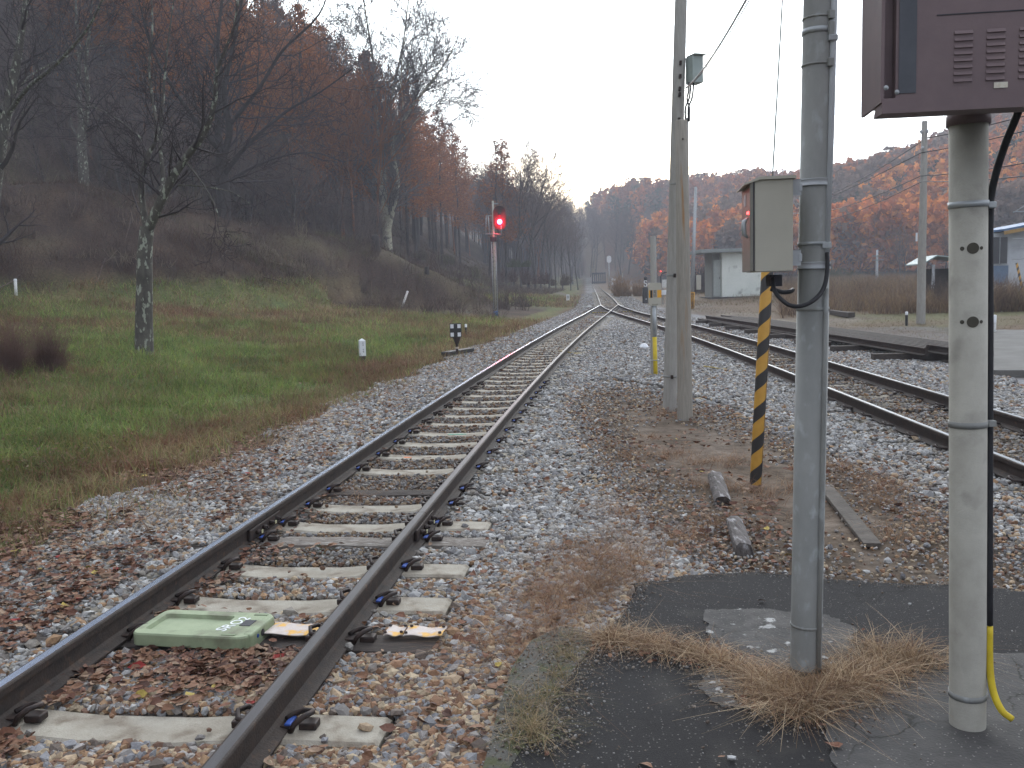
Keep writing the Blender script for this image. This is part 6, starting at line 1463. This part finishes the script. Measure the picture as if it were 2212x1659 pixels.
hero('tall dark spreading tree behind the lichen-spotted one',
     [([(484, 480, 0), (484, 430, 0), (480, 380, 0), (478, 330, 0)], .42, .34, 0),
      ([(478, 340, 0), (470, 270, .4), (478, 180, .8), (470, 90, 1), (490, -60, 1.4)], .24, .06, 18),
      ([(480, 350, 0), (496, 280, -.5), (484, 200, -1), (502, 110, -1.5), (530, -40, -2)], .22, .06, 18),
      ([(482, 380, 0), (520, 330, -1), (560, 290, -1.6), (620, 240, -2.2), (690, 200, -3), (760, 150, -4)], .16, .02, 18),
      ([(482, 400, 0), (530, 370, .6), (600, 340, 1.4), (680, 330, 2), (740, 350, 3)], .11, .015, 14),
      ([(478, 330, 0), (430, 270, -1), (380, 200, -2), (330, 110, -3), (300, 0, -4)], .15, .03, 14),
      ([(496, 270, -.5), (560, 190, -2), (610, 110, -3), (690, 30, -4), (720, -60, -5)], .13, .02, 16)],
     54, M_BARKD, M_TWIG, 12, dict(TW, rmin=.012), 1, 5.0)
Dd = float(at_ground(836, 532, 48, 80)[1]) + .3
hero('tall vase-shaped bare tree with pale double trunk on the ridge',
     [([(838, 540, 0), (836, 500, 0), (838, 470, 0)], .42, .34, 0),
      ([(836, 500, 0), (848, 450, -.2), (858, 390, -.3), (848, 330, -.4), (856, 290, -.6), (890, 230, -1), (930, 180, -1.4), (965, 130, -1.8), (990, 80, -2)], .30, .03, 24),
      ([(834, 505, 0), (824, 440, .2), (822, 370, .4), (816, 300, .6), (812, 220, 1), (806, 130, 1.3), (790, 30, 1.6), (778, -60, 2)], .27, .03, 22),
      ([(836, 490, 0), (832, 420, .6), (830, 350, .8), (836, 270, 1), (850, 190, 1.4), (868, 110, 1.8), (880, 20, 2), (886, -50, 2.4)], .2, .025, 24),
      ([(820, 420, .3), (806, 360, .8), (798, 300, 1.2)], .05, .012, 4),
      ([(856, 300, -.6), (870, 240, -1.5), (866, 170, -2), (874, 90, -2.4), (900, 10, -3)], .08, .015, 16),
      ([(850, 330, -.4), (900, 260, .3), (945, 225, .8), (985, 210, 1), (1015, 225, 1.3)], .06, .008, 14),
      ([(890, 230, -1), (905, 170, -.4), (930, 110, 0), (950, 50, .3)], .07, .01, 16),
      ([(812, 230, 1), (790, 170, .3), (760, 110, -.4), (745, 40, -1)], .07, .01, 14)],
     Dd, M_BARKP, M_TWIGL, 13, dict(TW, rmin=.015, up=[.07, .05, .03, .02], ang=[40, 34, 34], kids=[0, 8, 7], lk=[.5, .55, .5, .5]), 1.8, 4.1)
hero('mottled pale tree with ivy-dark foot on the ridge at the left',
     [([(182, 410, 0), (180, 360, 0), (176, 310, 0), (178, 270, 0)], .26, .2, 1),
      ([(178, 280, 0), (170, 200, .3), (172, 120, .5), (164, 20, 1), (170, -60, 1.3)], .15, .03, 16),
      ([(178, 300, 0), (190, 220, -.3), (186, 130, -.6), (196, 40, -1), (200, -60, -1.4)], .14, .03, 16),
      ([(176, 310, 0), (155, 270, .5), (150, 200, 1)], .06, .012, 6)],
     47.5, M_BARK, M_TWIG, 14, dict(TW, rmin=.010), 1, 4.2)
hero('pale mottled trunk leaning in at the far left edge',
     [([(-40, 640, 0), (-22, 480, 0), (-6, 360, 0), (10, 260, 0), (24, 200, 0), (40, 110, 0), (54, 20, 0), (60, -60, 0)], .26, .06, 18),
      ([(14, 250, 0), (60, 190, -1), (120, 140, -2), (190, 60, -3), (230, -20, -4)], .08, .02, 12),
      ([(24, 200, 0), (70, 160, 1), (150, 120, 2), (250, 90, 3)], .05, .01, 10)],
     30, M_BARK, M_TWIG, 15, dict(TW, rmin=.008), 1, 3.2)
# stumps / cut trunks beside the vase-shaped tree
for (x, y, w_, h_, lb) in ((812, 540, 18, 32, 'dark round stump just left of the vase-shaped tree'), (922, 590, 10, 14, 'dark broken stump farther down the ridge')):
    a = V3(at_ground(x, y, 40, 90)); u_ = a.y / FD; q = MB(); q.lathe([(w_ * .6 * u_, -.3), (w_ * .5 * u_, h_ * .3 * u_), (w_ * .46 * u_, h_ * .9 * u_), (w_ * .2 * u_, h_ * u_), (0, h_ * .95 * u_)], 9, Matrix.Translation(a)); tag(q.build('tree_stump', M_BARKD), lb, 'stump')

# ------------------------------------------------------------------ scrub and undergrowth (stuff)
def slope_scrub():
    x, y = polar_pts(480000, 24, 150, -36, 8)
    dd = (np.interp(y, TOEY, TOEX) - x) * .93; dc = seg_dist(x, y, CREST)[0]; z = H(x, y)
    k = (((dc < 11.5) & (x < xs(cAC, y) - 4.5)) | ((dd > -2.5) & (dd < 45))) & (x < xs(cAC, y) - 3.6) & (z > .35)
    k &= rng.random(len(x)) < np.where(fbm(x, y, 3, 71) > .45, 1, .35)
    x, y, z = x[k], y[k], z[k]; n = len(x); n2 = fbm(x, y, 5, 72)
    pal = np.array([[.075, .046, .036], [.10, .068, .05], [.05, .034, .03], [.14, .10, .07], [.085, .042, .034]])
    grn = np.array([[.11, .115, .05], [.17, .15, .085], [.075, .085, .04]])
    g = rng.random(n) < np.clip((n2 - .5) * 3, .02, .5) * (y > 45)
    c = np.where(g[:, None], grn[rng.integers(0, 3, n)], pal[rng.integers(0, 5, n)]) * rng.uniform(.75, 1.2, (n, 1))
    tall = fbm(x, y, 2.2, 73)
    blades('undergrowth', x, y, z - .05, rng.uniform(.12, .45, n) * (.5 + tall * 1.9) * np.where(y > 58, 1.5, 1) * (1 + 1.2 * np.clip(1 - np.abs(dc[k] - 9.5) / 2.5, 0, 1) * (y < 62)), rng.uniform(.006, .016, n) * np.clip(y / 35, .8, 3), c, rng.uniform(.3, 1.8, n), 'dead brown brush and leaf litter covering the left slope', 'undergrowth')
slope_scrub()
def slope_brush():
    r_ = np.random.default_rng(5); paths = []; c = 0; tries = 0
    while c < 260 and tries < 9000:
        tries += 1; D_ = math.exp(r_.uniform(math.log(30), math.log(115))); xp = r_.uniform(-40, 1250); x = float(P(xp, 600, D=D_)[0]); y = D_
        dd = (float(np.interp(y, TOEY, TOEX)) - x) * .93; dc = float(seg_dist(np.array([x]), np.array([y]), CREST)[0][0])
        if not (dc < 11 or (dd > -1 and dd < 20 and y > 58)) or x > xs(cAC, y) - 5: continue
        z = h1(x, y); c += 1; k = r_.integers(14, 40); rad_ = r_.uniform(.3, 1.3); hh = r_.uniform(.4, 1.5)
        for j in range(k):
            a = r_.uniform(0, 2 * PI); e = abs(r_.normal(.2, .5)); L1 = hh * r_.uniform(.4, 1.2); b = np.array([x + r_.normal(0, rad_ * .4), y + r_.normal(0, rad_ * .4), z - .1])
            t_ = b + np.array([math.cos(a) * math.sin(e), math.sin(a) * math.sin(e), math.cos(e)]) * L1; m_ = (b + t_) / 2 + r_.normal(0, .1 * L1, 3); w_ = .006 + D_ * .00018
            paths.append((np.array([b, m_, t_]), np.array([w_, w_ * .8, w_ * .4])))
    for j in range(60):      # fallen branches
        D_ = r_.uniform(33, 70); xp = r_.uniform(0, 1000); x = float(P(xp, 600, D=D_)[0]); y = D_
        if float(seg_dist(np.array([x]), np.array([y]), CREST)[0][0]) > 11: continue
        a = r_.uniform(0, 2 * PI); L1 = r_.uniform(.8, 2.6); q = [np.array([x + math.cos(a) * L1 * t + r_.normal(0, .06), y + math.sin(a) * L1 * t + r_.normal(0, .06), 0]) for t in (0, .35, .7, 1)]
        for v in q: v[2] = h1(v[0], v[1]) + r_.uniform(.03, .25)
        paths.append((np.array(q), np.array([.035, .028, .02, .01])))
    V, F = tubes_np(paths, 4); o = link('brushwood', mesh_np('brushwood', V, [F], mat('brush_stem', (.12, .085, .07), (.055, .04, .036), .95, 0, 1.2, c3=(.22, .18, .13), c3lo=.56, c3hi=.66, c3scale=.8), True)); tag(o, 'scattered dead brushwood and fallen branches on the left slope', 'brushwood', kind='stuff')
slope_brush()
def bush(name_lb, x, y, D_, w_, h_, col, n, seed, nm='bush', cat='bush', wdt=.02, up=.8):
    p = at_ground(x, y, D_ * .8, D_ * 1.25); r_ = np.random.default_rng(seed); u_ = p[1] / FD; W2, H2 = w_ / 2 * u_, h_ * u_
    paths = []; ncl = 7; ctr = [(r_.uniform(-.75, .75) * W2, r_.uniform(-.5, .5) * W2, r_.uniform(.35, 1) * (1 if q else 1.05)) for q in range(ncl)]
    for k in range(n):
        cx_, cy_, hs = ctr[r_.integers(0, ncl)]; a = r_.uniform(0, 2 * PI); e = abs(r_.normal(0, .45)); L1 = H2 * hs * r_.uniform(.35, 1.1)
        b = np.array([cx_ + r_.normal(0, .07 * W2), cy_ + r_.normal(0, .07 * W2), -.1])
        tip = b + np.array([math.cos(a) * math.sin(e), math.sin(a) * math.sin(e), math.cos(e)]) * L1; mid = (b + tip) / 2 + np.array([0, 0, L1 * .1]) + r_.normal(0, .08 * L1, 3)
        c = spline([b, mid, tip], 3); paths.append((c, np.linspace(wdt, wdt * .3, len(c))))
        for q in range(3):
            s0 = c[r_.integers(2, len(c) - 1)]; t1 = s0 + r_.normal(0, .2 * L1, 3) + np.array([0, 0, .15 * L1]); paths.append((np.array([s0, (s0 + t1) / 2 + r_.normal(0, .03, 3), t1]), np.array([wdt * .5, wdt * .4, wdt * .25])))
    V, F = tubes_np(paths, 3); m = mat('bush_stem_%d' % seed, col, tuple(c * .65 for c in col), .95, 0, 2.5)
    o = link(nm, mesh_np(nm, V, [F], m, True)); o.location = p; tag(o, name_lb, cat); return o
bush('golden-brown rounded bush behind the telephone box', 1360, 640, 78, 74, 46, (.33, .20, .10), 420, 31, wdt=.022)
bush('dry pampas-like grass clump right of the steel pole', 1885, 648, 50, 90, 60, (.34, .25, .17), 500, 32, cat='grass clump', nm='grass_clump', wdt=.014)
bush('second dry grass clump left of the far pole', 1950, 652, 47, 60, 44, (.30, .22, .15), 300, 33, cat='grass clump', nm='grass_clump', wdt=.014)
bush('dark reddish bramble at the left edge of the lawn', 0, 800, 15, 250, 150, (.17, .095, .075), 900, 34, wdt=.004)
bush('twiggy dark bush beside the shed', 2030, 665, 40, 90, 75, (.10, .08, .07), 360, 35, wdt=.012)
bush('reddish twiggy bush in front of the white house', 2185, 668, 38, 100, 66, (.13, .085, .075), 420, 36, wdt=.012)
bush('olive bush right behind the hut', 1820, 612, 85, 80, 44, (.12, .12, .07), 380, 37, wdt=.03)
bush('brown brushwood between hut and far pole', 1740, 628, 78, 120, 60, (.13, .095, .08), 480, 38, wdt=.025)
bush('brown brushwood left of the hut', 1520, 632, 90, 70, 60, (.115, .085, .08), 360, 39, wdt=.03)
for i, (x, y, w_, h_, c, lb) in enumerate(((1010, 600, 60, 30, (.17, .15, .08), 'straw-green hump of brush on the slope behind the signal mast'), (1085, 608, 70, 34, (.13, .07, .06), 'reddish brush patch right of the signal mast'), (1160, 612, 70, 36, (.12, .065, .055), 'dark red brush nearer the turnout'), (1210, 615, 46, 26, (.15, .11, .08), 'tan brush at the foot of the left slope'), (960, 570, 50, 26, (.14, .13, .07), 'olive brush below the wood'), (1120, 575, 60, 24, (.10, .11, .06), 'dull green brush high on the cleared slope'), (905, 560, 40, 26, (.12, .10, .06), 'brush clump right of the vase-shaped tree'))):
    bush(lb, x, y, 85, w_, h_, c, 260, 50 + i, wdt=.03)
tagx = []
def right_field():
    x, y = polar_pts(150000, 14, 120, 9, 38)
    sB = x - np.where(y < 60, xs(cB, np.minimum(y, 60)), xs(cC, y)); n2 = fbm(x, y, 5, 81)
    k = (sB > 3.2 + n2 * 1.5) & ~((x > 7.3) & (x < 9.4) & (y > 17) & (y < 38)) & ~in_poly(x, y, rp) & (rng.random(len(x)) < np.clip((n2 - .3) * 3, .06, 1) * np.where(y < 30, .35, 1))
    x, y, n2 = x[k], y[k], n2[k]; n = len(x)
    pal = np.array([[.24, .18, .11], [.16, .12, .08], [.13, .13, .06], [.19, .135, .085]]); c = pal[rng.integers(0, 4, n)] * rng.uniform(.75, 1.15, (n, 1))
    blades('dry_field_grass', x, y, H(x, y) - .02, rng.uniform(.04, .14, n) * (1 + (y > 55) * 1.6 + (y > 44) * (x > 16) * 1.5), rng.uniform(.005, .011, n) * np.clip(y / 22, .7, 3), c, rng.uniform(.3, 1.6, n), 'short dry olive and straw grass right of the tracks')
right_field()
def valley_scrub():
    x, y = polar_pts(260000, 40, 130, 13, 36)
    n2, n3 = fbm(x, y, 6, 84), fbm(x, y, 2.2, 85); px_ = 1106 + FD * x / y
    k = ((px_ > 1690) | (y > 80)) & ~((px_ > 1480) & (px_ < 1670) & (y < 78)) & (rng.random(len(x)) < np.clip((n2 + n3 - .75) * 2.4, .04, 1)) & ~((x > 21) & (y > 43) & (y < 50))
    x, y, n2, n3 = x[k], y[k], n2[k], n3[k]; n = len(x)
    pal = np.array([[.15, .10, .075], [.20, .14, .09], [.12, .08, .065], [.27, .19, .11], [.13, .12, .07]]); c = pal[np.clip((rng.random(n) * 3 + n2 * 4 - 1).astype(int), 0, 4)] * rng.uniform(.7, 1.15, (n, 1))
    blades('valley_scrub', x, y, H(x, y) - .02, rng.uniform(.3, 1.2, n) * (.3 + n3 * 1.5), rng.uniform(.012, .03, n) * np.clip(y / 55, .8, 2), c, rng.uniform(.15, 1.0, n), 'brown dead scrub and dry grass filling the valley floor on the right', 'scrub')
valley_scrub()
# far woods: one mass of crowns covering the hills
def far_woods():
    N_ = 12500; xp = rng.uniform(1225, 2500, N_); D_ = np.exp(rng.uniform(math.log(138), math.log(440), N_))
    az = (xp - 1106) / FD; x = az * D_; y = D_
    z = H(x, y); r = np.hypot(x, y); t0 = np.interp(az, [.05, .1, .2, .35, .6], [250, 235, 190, 160, 150.])
    k = (r > t0 - 6) & (x > xs(cC, np.minimum(y, 258)) + 12); x, y, z, az, r, xp = [q[k] for q in (x, y, z, az, r, xp)]
    n = len(x); n1, n2 = fbm(x, y, 45, 91), fbm(x, y, 12, 92); ridge = z / (np.interp(az, FAZ, FE) * 400 + 1)
    pine = (ridge + (n1 - .5) * 1.2 > .92) | (n1 > .62) & (rng.random(n) < .6); bare = ~pine & (n2 < .40)
    hgt = rng.uniform(7, 12, n) * np.where(pine, .85, 1); wid_ = hgt * rng.uniform(.22, .32, n) * np.where(pine, 1.1, 1)
    orange = np.array([[.42, .15, .035], [.34, .115, .035], [.50, .21, .05], [.27, .09, .035]]); red = np.array([[.22, .08, .04], [.17, .075, .045]])
    pal = np.where(pine[:, None], np.array([.040, .052, .030]), np.where(bare[:, None], np.array([.17, .115, .085]), orange[rng.integers(0, 4, n)]))
    up_ = ~pine & (ridge > .5) & (rng.random(n) < .6); pal[up_] = red[rng.integers(0, 2, up_.sum())]
    pal = np.where(((ridge < .45) & ~pine & ~bare)[:, None], orange[rng.integers(0, 4, n)] * 1.15, pal) * rng.uniform(.85, 1.45, (n, 1))
    K = 70; m = n * K
    T = rng.random((n, K)); cone = np.where(pine[:, None], np.sqrt(np.clip(1 - (T * 2 - 1) ** 2, 0, 1)), (1 - T) ** .6 * .9 + .12)
    a = rng.uniform(0, 2 * PI, (n, K)); q = np.sqrt(rng.random((n, K))) * cone * wid_[:, None]
    C = np.stack([x[:, None] + q * np.cos(a), y[:, None] + q * np.sin(a), z[:, None] + hgt[:, None] * (.18 + .82 * T)], -1).reshape(-1, 3)
    RM = rand_rot(m); base = np.array([[-1, -.6, 0], [1, -.5, 0], [.8, .6, 0], [-.9, .5, 0]])
    s = np.repeat(hgt * .05, K) * rng.uniform(.5, 1.3, m)
    Q_ = np.einsum('nij,vj->nvi', RM, base) * s[:, None, None] + C[:, None, :]
    F = np.arange(m * 4).reshape(-1, 4); c = np.repeat(np.repeat(pal, K, 0) * rng.uniform(.75, 1.2, (m, 1)), 4, 0)
    o = link('far_woods', mesh_np('far_woods', Q_.reshape(-1, 3), [F], M_FOL, False, c)); tag(o, 'orange, rust and dark green autumn woods covering the far hills', 'woods', kind='stuff')
far_woods()

# ------------------------------------------------------------------ haze
mb = MB(); mb.box((0, 0, 45.0), (1120, 1120, 104.0)); hz_o = mb.build('haze', None); hz_o['kind'] = 'stuff'; hz_o['label'] = 'thin pale blue-grey mist filling the valley air'; hz_o['category'] = 'haze'
m = bpy.data.materials.new('haze'); m.use_nodes = True; t = m.node_tree; t.nodes.clear()
o_ = t.nodes.new('ShaderNodeOutputMaterial'); v_ = t.nodes.new('ShaderNodeVolumePrincipled')
v_.inputs['Color'].default_value = (.88, .91, 1, 1); v_.inputs['Density'].default_value = .0014; v_.inputs['Anisotropy'].default_value = 0
t.links.new(v_.outputs[0], o_.inputs['Volume']); hz_o.data.materials.append(m)
